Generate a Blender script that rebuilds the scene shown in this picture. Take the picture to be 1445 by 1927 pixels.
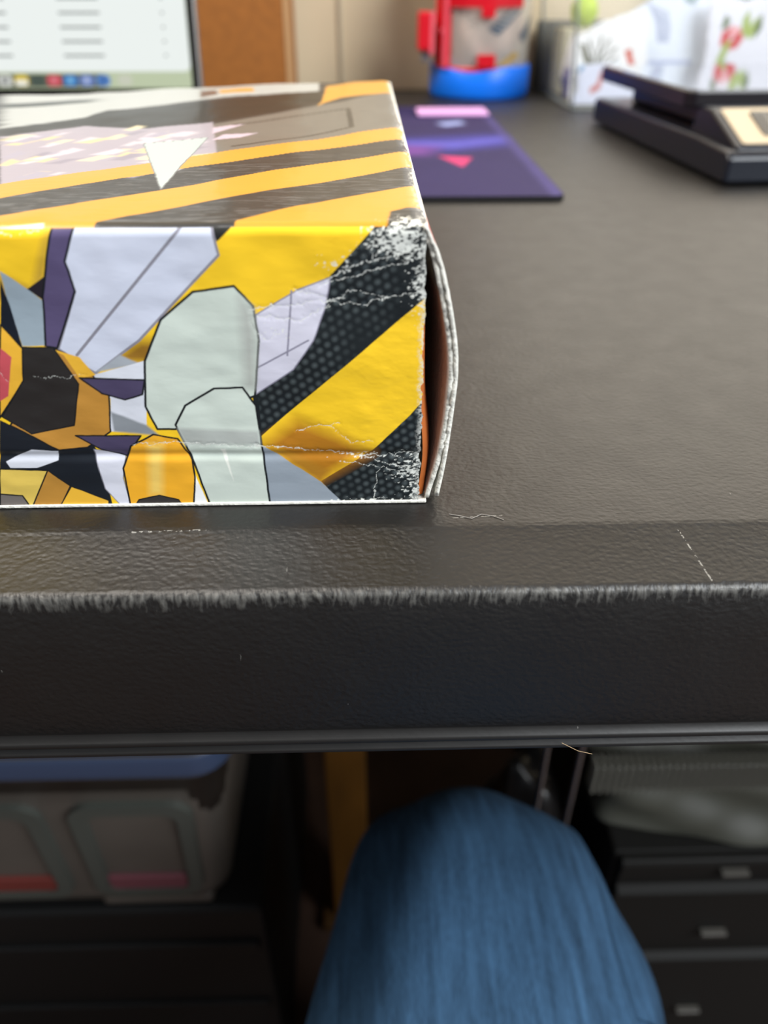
import bpy, bmesh, math, random
import numpy as np
from mathutils import Vector, Matrix

for _o in list(bpy.data.objects): bpy.data.objects.remove(_o)
S = bpy.context.scene
COL = S.collection
ZT = 0.74                 # height of the table top
CAMH = 0.096              # camera above the table top

# ------------------------------------------------------------------ camera
cd = bpy.data.cameras.new('camera'); cam = bpy.data.objects.new('camera', cd); COL.objects.link(cam)
S.camera = cam
cam.location = (0, 0, ZT + CAMH)
PITCH, YAW = math.radians(34.8), math.radians(1.4)
cam.rotation_euler = (math.radians(90) - PITCH, 0, -YAW)
cd.sensor_fit = 'HORIZONTAL'; cd.sensor_width = 36; cd.lens = 36 * 1450 / 1445
cd.clip_start = 0.01; cd.clip_end = 50
cd.dof.use_dof = True; cd.dof.focus_distance = 0.172; cd.dof.aperture_fstop = 36.1 / 2.6

# ------------------------------------------------------------------ world, lights, exposure
w = bpy.data.worlds.new('room_light'); S.world = w; w.use_nodes = True
w.node_tree.nodes['Background'].inputs[0].default_value = (0.92, 0.95, 1.0, 1)
w.node_tree.nodes['Background'].inputs[1].default_value = 0.13
def area(name, loc, target, sx, sy, power, col):
    l = bpy.data.lights.new(name, 'AREA'); l.shape = 'RECTANGLE'; l.size = sx; l.size_y = sy; l.energy = power; l.color = col
    o = bpy.data.objects.new(name, l); COL.objects.link(o); o.location = loc
    o.rotation_euler = (Vector(target) - Vector(loc)).to_track_quat('-Z', 'Y').to_euler()
    return o
area('window_light', (1.55, -1.0, 2.15), (0.0, 0.2, 0.75), 1.7, 1.4, 76, (0.93, 0.97, 1.0))
area('side_window_light', (-1.6, -0.7, 2.0), (0, 0.3, 0.75), 0.5, 0.8, 2, (0.85, 0.93, 1.0))
area('added_overhead_fill', (-0.95, 0.12, 2.40), (0.0, 0.40, 0.8), 0.9, 0.7, 30, (1.0, 0.93, 0.84))  # added overhead fill in place of ceiling bounce, brightens wall and desktop
S.view_settings.view_transform = 'Standard'; S.view_settings.look = 'None'
S.view_settings.gamma = 1; S.view_settings.exposure = 0.35
try: S.view_settings.use_curve_mapping = False
except Exception: pass

# ------------------------------------------------------------------ helpers
def lin(h):
    if not isinstance(h, str): return tuple(h)[:3]
    h = h.lstrip('#'); c = [int(h[i:i+2], 16) / 255 for i in (0, 2, 4)]
    return tuple(x / 12.92 if x <= 0.04045 else ((x + 0.055) / 1.055) ** 2.4 for x in c)

def mat(name, color, rough=0.5, metal=0.0, noise=0.0, nscale=30, bump=0.0, bscale=200, spec=0.5, trans=0.0, ior=1.45, emit=0, coat=0.0, alpha=1.0, stretch=None):
    m = bpy.data.materials.new(name); m.use_nodes = True; nt = m.node_tree; b = nt.nodes['Principled BSDF']
    c = lin(color)
    b.inputs['Base Color'].default_value = (*c, 1); b.inputs['Roughness'].default_value = rough
    b.inputs['Metallic'].default_value = metal; b.inputs['Specular IOR Level'].default_value = spec
    b.inputs['Transmission Weight'].default_value = trans; b.inputs['IOR'].default_value = ior
    b.inputs['Coat Weight'].default_value = coat; b.inputs['Alpha'].default_value = alpha
    if emit:
        b.inputs['Emission Color'].default_value = (*c, 1); b.inputs['Emission Strength'].default_value = emit; b.inputs['Base Color'].default_value = (.01, .01, .01, 1)
    tc = nt.nodes.new('ShaderNodeTexCoord'); src = tc.outputs['Object']
    if stretch:
        mp = nt.nodes.new('ShaderNodeMapping'); mp.inputs['Scale'].default_value = stretch
        nt.links.new(src, mp.inputs[0]); src = mp.outputs[0]
    if noise:
        n = nt.nodes.new('ShaderNodeTexNoise'); n.inputs['Scale'].default_value = nscale; n.inputs['Detail'].default_value = 5
        nt.links.new(src, n.inputs['Vector'])
        mx = nt.nodes.new('ShaderNodeMix'); mx.data_type = 'RGBA'
        mx.inputs[6].default_value = (*[max(0, v * (1 - noise)) for v in c], 1)
        mx.inputs[7].default_value = (*[min(1, v * (1 + noise)) for v in c], 1)
        rm = nt.nodes.new('ShaderNodeMapRange'); rm.inputs[1].default_value = .3; rm.inputs[2].default_value = .7
        nt.links.new(n.outputs['Fac'], rm.inputs[0]); nt.links.new(rm.outputs[0], mx.inputs[0])
        nt.links.new(mx.outputs[2], b.inputs['Base Color'])
    if bump:
        n2 = nt.nodes.new('ShaderNodeTexNoise'); n2.inputs['Scale'].default_value = bscale; n2.inputs['Detail'].default_value = 4
        nt.links.new(src, n2.inputs['Vector'])
        bp = nt.nodes.new('ShaderNodeBump'); bp.inputs['Strength'].default_value = bump; bp.inputs['Distance'].default_value = 0.001
        nt.links.new(n2.outputs['Fac'], bp.inputs['Height']); nt.links.new(bp.outputs[0], b.inputs['Normal'])
    return m

def obj(name, bm, m, parent=None, smooth=False, loc=None):
    me = bpy.data.meshes.new(name); bm.normal_update(); bm.to_mesh(me); bm.free()
    o = bpy.data.objects.new(name, me); COL.objects.link(o)
    if m: me.materials.append(m)
    if smooth:
        for p in me.polygons: p.use_smooth = True
    if parent: o.parent = parent
    if loc: o.location = loc
    return o
def thing(name, label, cat, loc=(0, 0, 0), rz=0.0, group=None):
    o = bpy.data.objects.new(name, None); COL.objects.link(o); o.location = loc; o.rotation_euler = (0, 0, rz)
    o['label'] = label; o['category'] = cat
    if group: o['group'] = group
    return o
def tag(o, label, cat, group=None):
    o['label'] = label; o['category'] = cat
    if group: o['group'] = group
    return o
def bx(bm, x0, x1, y0, y1, z0, z1, bev=0.0, seg=2, mtx=None):
    r = bmesh.ops.create_cube(bm, size=1); vs = r['verts']
    for v in vs:
        v.co = Vector((x0 + (v.co.x + .5) * (x1 - x0), y0 + (v.co.y + .5) * (y1 - y0), z0 + (v.co.z + .5) * (z1 - z0)))
    if bev:
        es = list({e for v in vs for e in v.link_edges})
        rb = bmesh.ops.bevel(bm, geom=es, offset=bev, segments=seg, profile=0.5, affect='EDGES')
        vs = list({v for f in rb['faces'] for v in f.verts} | {v for v in vs if v.is_valid})
    if mtx is not None: bmesh.ops.transform(bm, matrix=mtx, verts=[v for v in vs if v.is_valid])
    return bm
def box(name, dims, m, parent=None, bev=0.0, seg=2, smooth=False, mtx=None):
    bm = bmesh.new(); bx(bm, *dims, bev, seg, mtx); return obj(name, bm, m, parent, smooth)
def lathe(bm, prof, seg=48, cx=0, cy=0):
    rings = []
    for r, z in prof:
        rings.append([bm.verts.new((cx + r * math.cos(2 * math.pi * i / seg), cy + r * math.sin(2 * math.pi * i / seg), z)) for i in range(seg)])
    for a, b in zip(rings, rings[1:]):
        for i in range(seg):
            j = (i + 1) % seg; bm.faces.new((a[i], a[j], b[j], b[i]))
    return rings
def prism(bm, pts, axis, a, b):
    """polygon pts (2D) extruded along axis from a to b"""
    def mk(p, t):
        if axis == 'x': return (t, p[0], p[1])
        if axis == 'y': return (p[0], t, p[1])
        return (p[0], p[1], t)
    A = [bm.verts.new(mk(p, a)) for p in pts]; B = [bm.verts.new(mk(p, b)) for p in pts]
    n = len(pts)
    bm.faces.new(A); bm.faces.new(B[::-1])
    for i in range(n): bm.faces.new((A[i], B[i], B[(i + 1) % n], A[(i + 1) % n]))
    bmesh.ops.recalc_face_normals(bm, faces=bm.faces)
    return bm
def tube(bm, pts, r, seg=10):
    pts = [Vector(p) for p in pts]; rings = []; n = len(pts)
    for i, p in enumerate(pts):
        t = (pts[min(i + 1, n - 1)] - pts[max(i - 1, 0)]).normalized()
        u = t.cross(Vector((0, 0, 1)));
        if u.length < 1e-3: u = t.cross(Vector((1, 0, 0)))
        u.normalize(); v = t.cross(u); rr = r[i] if hasattr(r, '__len__') else r
        rings.append([bm.verts.new(p + rr * (u * math.cos(2 * math.pi * k / seg) + v * math.sin(2 * math.pi * k / seg))) for k in range(seg)])
    for a, b in zip(rings, rings[1:]):
        for i in range(seg): bm.faces.new((a[i], a[(i + 1) % seg], b[(i + 1) % seg], b[i]))
    bm.faces.new(rings[0][::-1]); bm.faces.new(rings[-1])
    return bm
def rrect(x0, x1, y0, y1, r, n=5):
    out = []
    for cx, cy, a0 in ((x1 - r, y1 - r, 0), (x0 + r, y1 - r, 90), (x0 + r, y0 + r, 180), (x1 - r, y0 + r, 270)):
        for k in range(n + 1):
            a = math.radians(a0 + 90 * k / n); out.append((cx + r * math.cos(a), cy + r * math.sin(a)))
    return out
def bevel_all(bm, off, seg=2, ang=30):
    es = [e for e in bm.edges if len(e.link_faces) == 2 and e.calc_face_angle(0) > math.radians(ang)]
    bmesh.ops.bevel(bm, geom=es, offset=off, segments=seg, profile=0.5, affect='EDGES')

# ---- flat print: per-vertex ink colours computed from polygons (mm coordinates on the sheet)
def vnoise(x, y, seed=0):
    xi = np.floor(x).astype(np.int64); yi = np.floor(y).astype(np.int64); fx = x - xi; fy = y - yi
    fx = fx * fx * (3 - 2 * fx); fy = fy * fy * (3 - 2 * fy)
    def h(a, b):
        n = (a * 374761393 + b * 668265263 + seed * 1442695041) & 0xffffffff
        n = ((n ^ (n >> 13)) * 1274126177) & 0xffffffff
        return ((n ^ (n >> 16)) & 0xffff) / 65535.0
    return (h(xi, yi) * (1 - fx) + h(xi + 1, yi) * fx) * (1 - fy) + (h(xi, yi + 1) * (1 - fx) + h(xi + 1, yi + 1) * fx) * fy
def fbm(x, y, o=4, seed=0):
    s = 0; a = .5; t = 0
    for k in range(o): s = s + a * vnoise(x * 2 ** k, y * 2 ** k, seed + k); t += a; a *= .5
    return s / t
def seg_dist(X, Y, ax, ay, bx_, by_):
    dx, dy = bx_ - ax, by_ - ay; L2 = dx * dx + dy * dy + 1e-12
    t = np.clip(((X - ax) * dx + (Y - ay) * dy) / L2, 0, 1)
    return np.hypot(X - ax - t * dx, Y - ay - t * dy)
def poly_sd(X, Y, pts):
    d = np.full(X.shape, 1e9); ins = np.zeros(X.shape, bool); n = len(pts)
    for i in range(n):
        ax, ay = pts[i]; bx_, by_ = pts[(i + 1) % n]
        d = np.minimum(d, seg_dist(X, Y, ax, ay, bx_, by_))
        if ay != by_:
            c = ((ay > Y) != (by_ > Y)) & (X < (bx_ - ax) * (Y - ay) / (by_ - ay) + ax); ins ^= c
    return np.where(ins, -d, d)
def paint(X, Y, base, arts):
    C = np.empty(X.shape + (3,)); C[:] = lin(base)
    for kind, col, soft, oc, ow, pts in arts:
        xs = [p[0] for p in pts]; ys = [p[1] for p in pts]; m = soft * 2 + ow + .5
        sel = (X > min(xs) - m) & (X < max(xs) + m) & (Y > min(ys) - m) & (Y < max(ys) + m)
        if not sel.any(): continue
        x = X[sel]; y = Y[sel]; c = C[sel]
        if kind == 'p':
            d = poly_sd(x, y, pts); a = np.clip(.5 - d / (2 * soft), 0, 1)[:, None]
            c = c * (1 - a) + np.array(lin(col)) * a
            if oc:
                a = np.clip(.5 - (np.abs(d) - ow / 2) / .12, 0, 1)[:, None]; c = c * (1 - a) + np.array(lin(oc)) * a
        else:
            d = np.full(x.shape, 1e9)
            for p, q in zip(pts, pts[1:]): d = np.minimum(d, seg_dist(x, y, *p, *q))
            a = np.clip(.5 - (d - ow / 2) / (2 * soft), 0, 1)[:, None]; c = c * (1 - a) + np.array(lin(col)) * a
        C[sel] = c
    return C
def grid_mesh(name, co, C, m, parent=None):
    """co (nv,nu,3), C (nv,nu,3) linear colours"""
    nv, nu = co.shape[:2]; me = bpy.data.meshes.new(name)
    idx = np.arange(nv * nu).reshape(nv, nu)
    q = np.stack([idx[:-1, :-1], idx[:-1, 1:], idx[1:, 1:], idx[1:, :-1]], -1).reshape(-1, 4).astype(np.int32)
    me.vertices.add(nv * nu); me.vertices.foreach_set('co', co.reshape(-1).astype(np.float32))
    me.loops.add(q.size); me.loops.foreach_set('vertex_index', q.reshape(-1))
    me.polygons.add(len(q)); me.polygons.foreach_set('loop_start', np.arange(0, q.size, 4, dtype=np.int32))
    try: me.polygons.foreach_set('loop_total', np.full(len(q), 4, np.int32))
    except Exception: pass
    me.polygons.foreach_set('use_smooth', np.ones(len(q), bool))
    me.update(); me.validate()
    a = me.color_attributes.new('ink', 'FLOAT_COLOR', 'POINT')
    buf = np.ones((nv * nu, 4), np.float32); buf[:, :3] = C.reshape(-1, 3); a.data.foreach_set('color', buf.reshape(-1))
    o = bpy.data.objects.new(name, me); COL.objects.link(o); me.materials.append(m)
    if parent: o.parent = parent
    return o
def ink_mat(name, rough, spec=0.5, bump=0.0, bscale=900, coat=0.0, back=None):
    m = bpy.data.materials.new(name); m.use_nodes = True; nt = m.node_tree; b = nt.nodes['Principled BSDF']
    at = nt.nodes.new('ShaderNodeAttribute'); at.attribute_name = 'ink'
    src = at.outputs['Color']
    if back:
        g = nt.nodes.new('ShaderNodeNewGeometry'); mx = nt.nodes.new('ShaderNodeMix'); mx.data_type = 'RGBA'
        nt.links.new(g.outputs['Backfacing'], mx.inputs[0]); nt.links.new(src, mx.inputs[6]); mx.inputs[7].default_value = (*lin(back), 1); src = mx.outputs[2]
    nt.links.new(src, b.inputs['Base Color'])
    b.inputs['Roughness'].default_value = rough; b.inputs['Specular IOR Level'].default_value = spec; b.inputs['Coat Weight'].default_value = coat
    b.inputs['Coat Roughness'].default_value = .08
    if bump:
        tc = nt.nodes.new('ShaderNodeTexCoord'); n2 = nt.nodes.new('ShaderNodeTexNoise'); n2.inputs['Scale'].default_value = bscale
        nt.links.new(tc.outputs['Object'], n2.inputs['Vector'])
        bp = nt.nodes.new('ShaderNodeBump'); bp.inputs['Strength'].default_value = bump; bp.inputs['Distance'].default_value = .0006
        nt.links.new(n2.outputs['Fac'], bp.inputs['Height']); nt.links.new(bp.outputs[0], b.inputs['Normal'])
    return m

# ------------------------------------------------------------------ materials
def table_material():
    m = bpy.data.materials.new('black_pebbled_plastic'); m.use_nodes = True; nt = m.node_tree; b = nt.nodes['Principled BSDF']
    N = nt.nodes.new; K = nt.links.new
    b.inputs['Specular IOR Level'].default_value = .7
    tc = N('ShaderNodeTexCoord'); g = tc.outputs['Object']
    def math_(op, a, c=None):
        n = N('ShaderNodeMath'); n.operation = op
        for i, v in enumerate((a, c)):
            if v is None: continue
            if isinstance(v, (int, float)): n.inputs[i].default_value = v
            else: K(v, n.inputs[i])
        return n.outputs[0]
    sep = N('ShaderNodeSeparateXYZ'); K(g, sep.inputs[0]); X, Yc, Z = sep.outputs
    # leather-like grain
    v = N('ShaderNodeTexVoronoi'); v.feature = 'SMOOTH_F1'; v.inputs['Scale'].default_value = 900; v.inputs['Randomness'].default_value = 1
    ns = N('ShaderNodeTexNoise'); ns.inputs['Scale'].default_value = 1300; ns.inputs['Detail'].default_value = 3
    nl = N('ShaderNodeTexNoise'); nl.inputs['Scale'].default_value = 90; nl.inputs['Detail'].default_value = 3
    wv = N('ShaderNodeVectorMath'); wv.operation = 'MULTIPLY_ADD'
    K(nl.outputs['Color'], wv.inputs[0]); wv.inputs[1].default_value = (.004, .004, .004); K(g, wv.inputs[2])
    mp = N('ShaderNodeMapping'); mp.inputs['Scale'].default_value = (.75, 1.2, 1.0); K(wv.outputs[0], mp.inputs[0])
    K(mp.outputs[0], v.inputs['Vector']); K(g, ns.inputs['Vector']); K(g, nl.inputs['Vector'])
    h = math_('ADD', math_('MULTIPLY', v.outputs['Distance'], .9), math_('MULTIPLY', ns.outputs['Fac'], .5))
    # the worn front edge: short transverse nicks
    mp2 = N('ShaderNodeMapping'); mp2.inputs['Scale'].default_value = (1100, 330, 330); K(wv.outputs[0], mp2.inputs[0])
    nn = N('ShaderNodeTexNoise'); nn.inputs['Scale'].default_value = 1; nn.inputs['Detail'].default_value = 3; K(mp2.outputs[0], nn.inputs['Vector'])
    de = math_('ABSOLUTE', math_('SUBTRACT', Yc, .1155)); edge = N('ShaderNodeMapRange'); K(de, edge.inputs[0])
    edge.inputs[1].default_value = .0017; edge.inputs[2].default_value = .0001; edge.inputs[3].default_value = 0; edge.inputs[4].default_value = 1
    zok = math_('GREATER_THAN', Z, -.0075)
    em = math_('MULTIPLY', edge.outputs[0], zok)
    h2 = math_('ADD', h, math_('MULTIPLY', math_('MULTIPLY', nn.outputs['Fac'], em), 2.4))
    bp = N('ShaderNodeBump'); bp.inputs['Strength'].default_value = .42; bp.inputs['Distance'].default_value = .00035
    h2 = math_('MULTIPLY', h2, math_('ADD', math_('MULTIPLY', math_('GREATER_THAN', Z, -.0402), .9), .1))
    K(h2, bp.inputs['Height']); K(bp.outputs[0], b.inputs['Normal'])
    # wear colour: whitish scuffs on the edge, dust, scratches
    sc = None
    def scratch(p, q, wd, brk):
        ax, ay = p; dx, dy = q[0] - p[0], q[1] - p[1]; L = math.hypot(dx, dy)
        rx = math_('SUBTRACT', X, ax); ry = math_('SUBTRACT', Yc, ay)
        al = math_('ADD', math_('MULTIPLY', rx, dx / L), math_('MULTIPLY', ry, dy / L))
        pe = math_('ABSOLUTE', math_('SUBTRACT', math_('MULTIPLY', rx, dy / L), math_('MULTIPLY', ry, dx / L)))
        s = math_('MULTIPLY', math_('LESS_THAN', pe, wd), math_('MULTIPLY', math_('GREATER_THAN', al, 0), math_('LESS_THAN', al, L)))
        return math_('MULTIPLY', s, math_('GREATER_THAN', ns.outputs['Fac'], brk))
    s1 = scratch((.0657, .1308), (.0686, .1160), .00016, .52)
    s1 = math_('ADD', s1, scratch((-.0500, .1322), (-.0330, .1326), .00022, .55))
    s1 = math_('ADD', s1, scratch((.0180, .1355), (.0290, .1362), .00010, .5))
    dk = scratch((.0328, .2081), (.0527, .1603), .00018, .35)
    ee = N('ShaderNodeMapRange'); K(math_('MULTIPLY', em, nn.outputs['Fac']), ee.inputs[0]); ee.inputs[1].default_value = .33; ee.inputs[2].default_value = .85
    # random short scuffs on the sloping lip
    mp3 = N('ShaderNodeMapping'); mp3.inputs['Scale'].default_value = (900, 260, 260); mp3.inputs['Rotation'].default_value = (0, 0, .35); K(g, mp3.inputs[0])
    n3 = N('ShaderNodeTexNoise'); n3.inputs['Scale'].default_value = 1; n3.inputs['Detail'].default_value = 2; K(mp3.outputs[0], n3.inputs['Vector'])
    sp = math_('GREATER_THAN', n3.outputs['Fac'], .775)
    wear = math_('MINIMUM', math_('ADD', math_('ADD', math_('MULTIPLY', ee.outputs[0], .75), s1), math_('MULTIPLY', sp, .35)), 1)
    c1 = N('ShaderNodeMix'); c1.data_type = 'RGBA'; K(wear, c1.inputs[0])
    c1.inputs[6].default_value = (.0060, .0052, .0047, 1); c1.inputs[7].default_value = (.26, .255, .235, 1)
    c2 = N('ShaderNodeMix'); c2.data_type = 'RGBA'; K(math_('MULTIPLY', dk, .8), c2.inputs[0]); K(c1.outputs[2], c2.inputs[6]); c2.inputs[7].default_value = (.001, .001, .001, 1)
    K(c2.outputs[2], b.inputs['Base Color'])
    rg = N('ShaderNodeMapRange'); K(nl.outputs['Fac'], rg.inputs[0]); rg.inputs[3].default_value = .42; rg.inputs[4].default_value = .54
    K(rg.outputs[0], b.inputs['Roughness'])
    return m
M_TABLE = table_material()
M_WALL = mat('beige_wall_paint', '#e4d0ad', .7, noise=.04, nscale=3, bump=.15, bscale=120)
M_FLOOR = mat('dark_brown_floor', '#4a352a', .6, noise=.3, nscale=8)
M_BLACKPL = mat('black_plastic', '#141516', .35, bump=.1, bscale=300)
M_STEEL = mat('grey_steel', '#6a6c70', .35, 1.0)

# ------------------------------------------------------------------ setting
o = box('floor', (-2.2, 2.2, -1.6, 1.0, -.05, 0), M_FLOOR); o['kind'] = 'structure'
bm = bmesh.new()
WX0, WX1, WZ0, WZ1 = .06, 1.45, ZT + .16, ZT + .86
for q in ((-2.2, WX0, 0, 2.5), (WX1, 2.2, 0, 2.5), (WX0, WX1, 0, WZ0), (WX0, WX1, WZ1, 2.5)): bx(bm, q[0], q[1], .925, 1.0, q[2], q[3])
o = obj('wall_back', bm, M_WALL); o['kind'] = 'structure'
wn = bpy.data.objects.new('added_window_1', None); COL.objects.link(wn); wn.location = (WX0, .925, WZ0); wn['kind'] = 'structure'  # unseen window, added to give the table top its broad sheen
fw, fh = WX1 - WX0, WZ1 - WZ0; wf = mat('white_window_frame', '#d9d6cc', .4)
bm = bmesh.new(); prism(bm, [(0, 0), (fw, 0), (fw, .045), (0, .045)], 'y', .01, .05); obj('window_frame', bm, wf, wn)
box('window_frame', (0, fw, .01, .05, fh - .045, fh), wf, wn); box('window_frame', (0, .045, .01, .05, .045, fh - .045), wf, wn)
box('window_frame', (fw - .045, fw, .01, .05, .045, fh - .045), wf, wn); box('window_frame', (fw / 2 - .02, fw / 2 + .02, .012, .048, .045, fh - .045), wf, wn)
box('window_sill', (-.03, fw + .03, -.03, .01, -.02, .0), wf, wn, bev=.004)
box('window_pane', (.04, fw - .04, .055, .060, .04, fh - .04), mat('glowing_pane_for_sheen', '#f6ead8', .5, emit=2.8), wn)  # emissive sheet added as the bright source reflected in the table
o = box('baseboard_back', (-2.2, 2.2, .913, .925, 0, .09), mat('white_trim', '#d8d4c8', .4), bev=.003); o['kind'] = 'structure'

# ------------------------------------------------------------------ folding table
table = thing('folding_table', 'black pebbled plastic folding table with a worn sloping front edge', 'table', (0, 0, ZT))
def table_profile():
    # (y, z) outline of the moulded top seen from its end
    p = [(.905, 0), (.1335, 0), (.1325, -.00012), (.1315, -.0004)]
    p += [(.1175, -.0030)]
    for k in range(1, 7):
        a = math.radians(78 * k / 6); p.append((.1175 - .0024 * math.sin(a) * 1.0, -.0030 - .0024 * (1 - math.cos(a))))
    p += [(.1140, -.010), (.1126, -.0405), (.1128, -.0412), (.1112, -.0420), (.1108, -.0428), (.1112, -.0436), (.1122, -.0441), (.1122, -.0446), (.1110, -.0452), (.1108, -.0460), (.1114, -.0468), (.1150, -.0472), (.1165, -.0465), (.1170, -.030), (.1300, -.024), (.905, -.024)]
    return p
bm = bmesh.new(); prism(bm, table_profile(), 'x', -.82, .98)
for f in bm.faces: f.smooth = False
tt = obj('tabletop', bm, M_TABLE, table)
for p in tt.data.polygons:
    if abs(p.normal.x) < .5 and abs(p.normal.y) > .02 and p.center.y < .13: p.use_smooth = True
for sx in (-.7, .86):
    for sy in (.2, .82):
        bm = bmesh.new(); tube(bm, [(sx, sy, -.024), (sx, sy, -.4), (sx, sy + (.02 if sy > .5 else -.02), -ZT + .001)], .0125, 14)
        lg = obj('leg', bm, M_STEEL, table, True)
        bm = bmesh.new(); tube(bm, [(sx, sy + (.02 if sy > .5 else -.02), -ZT), (sx, sy + (.02 if sy > .5 else -.02), -ZT + .03)], .0155, 14)
        obj('rubber_foot', bm, M_BLACKPL, lg)
    bm = bmesh.new(); tube(bm, [(sx, .2, -.35), (sx, .82, -.35)], .009, 10); obj('crossbar', bm, M_STEEL, table, True)

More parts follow.
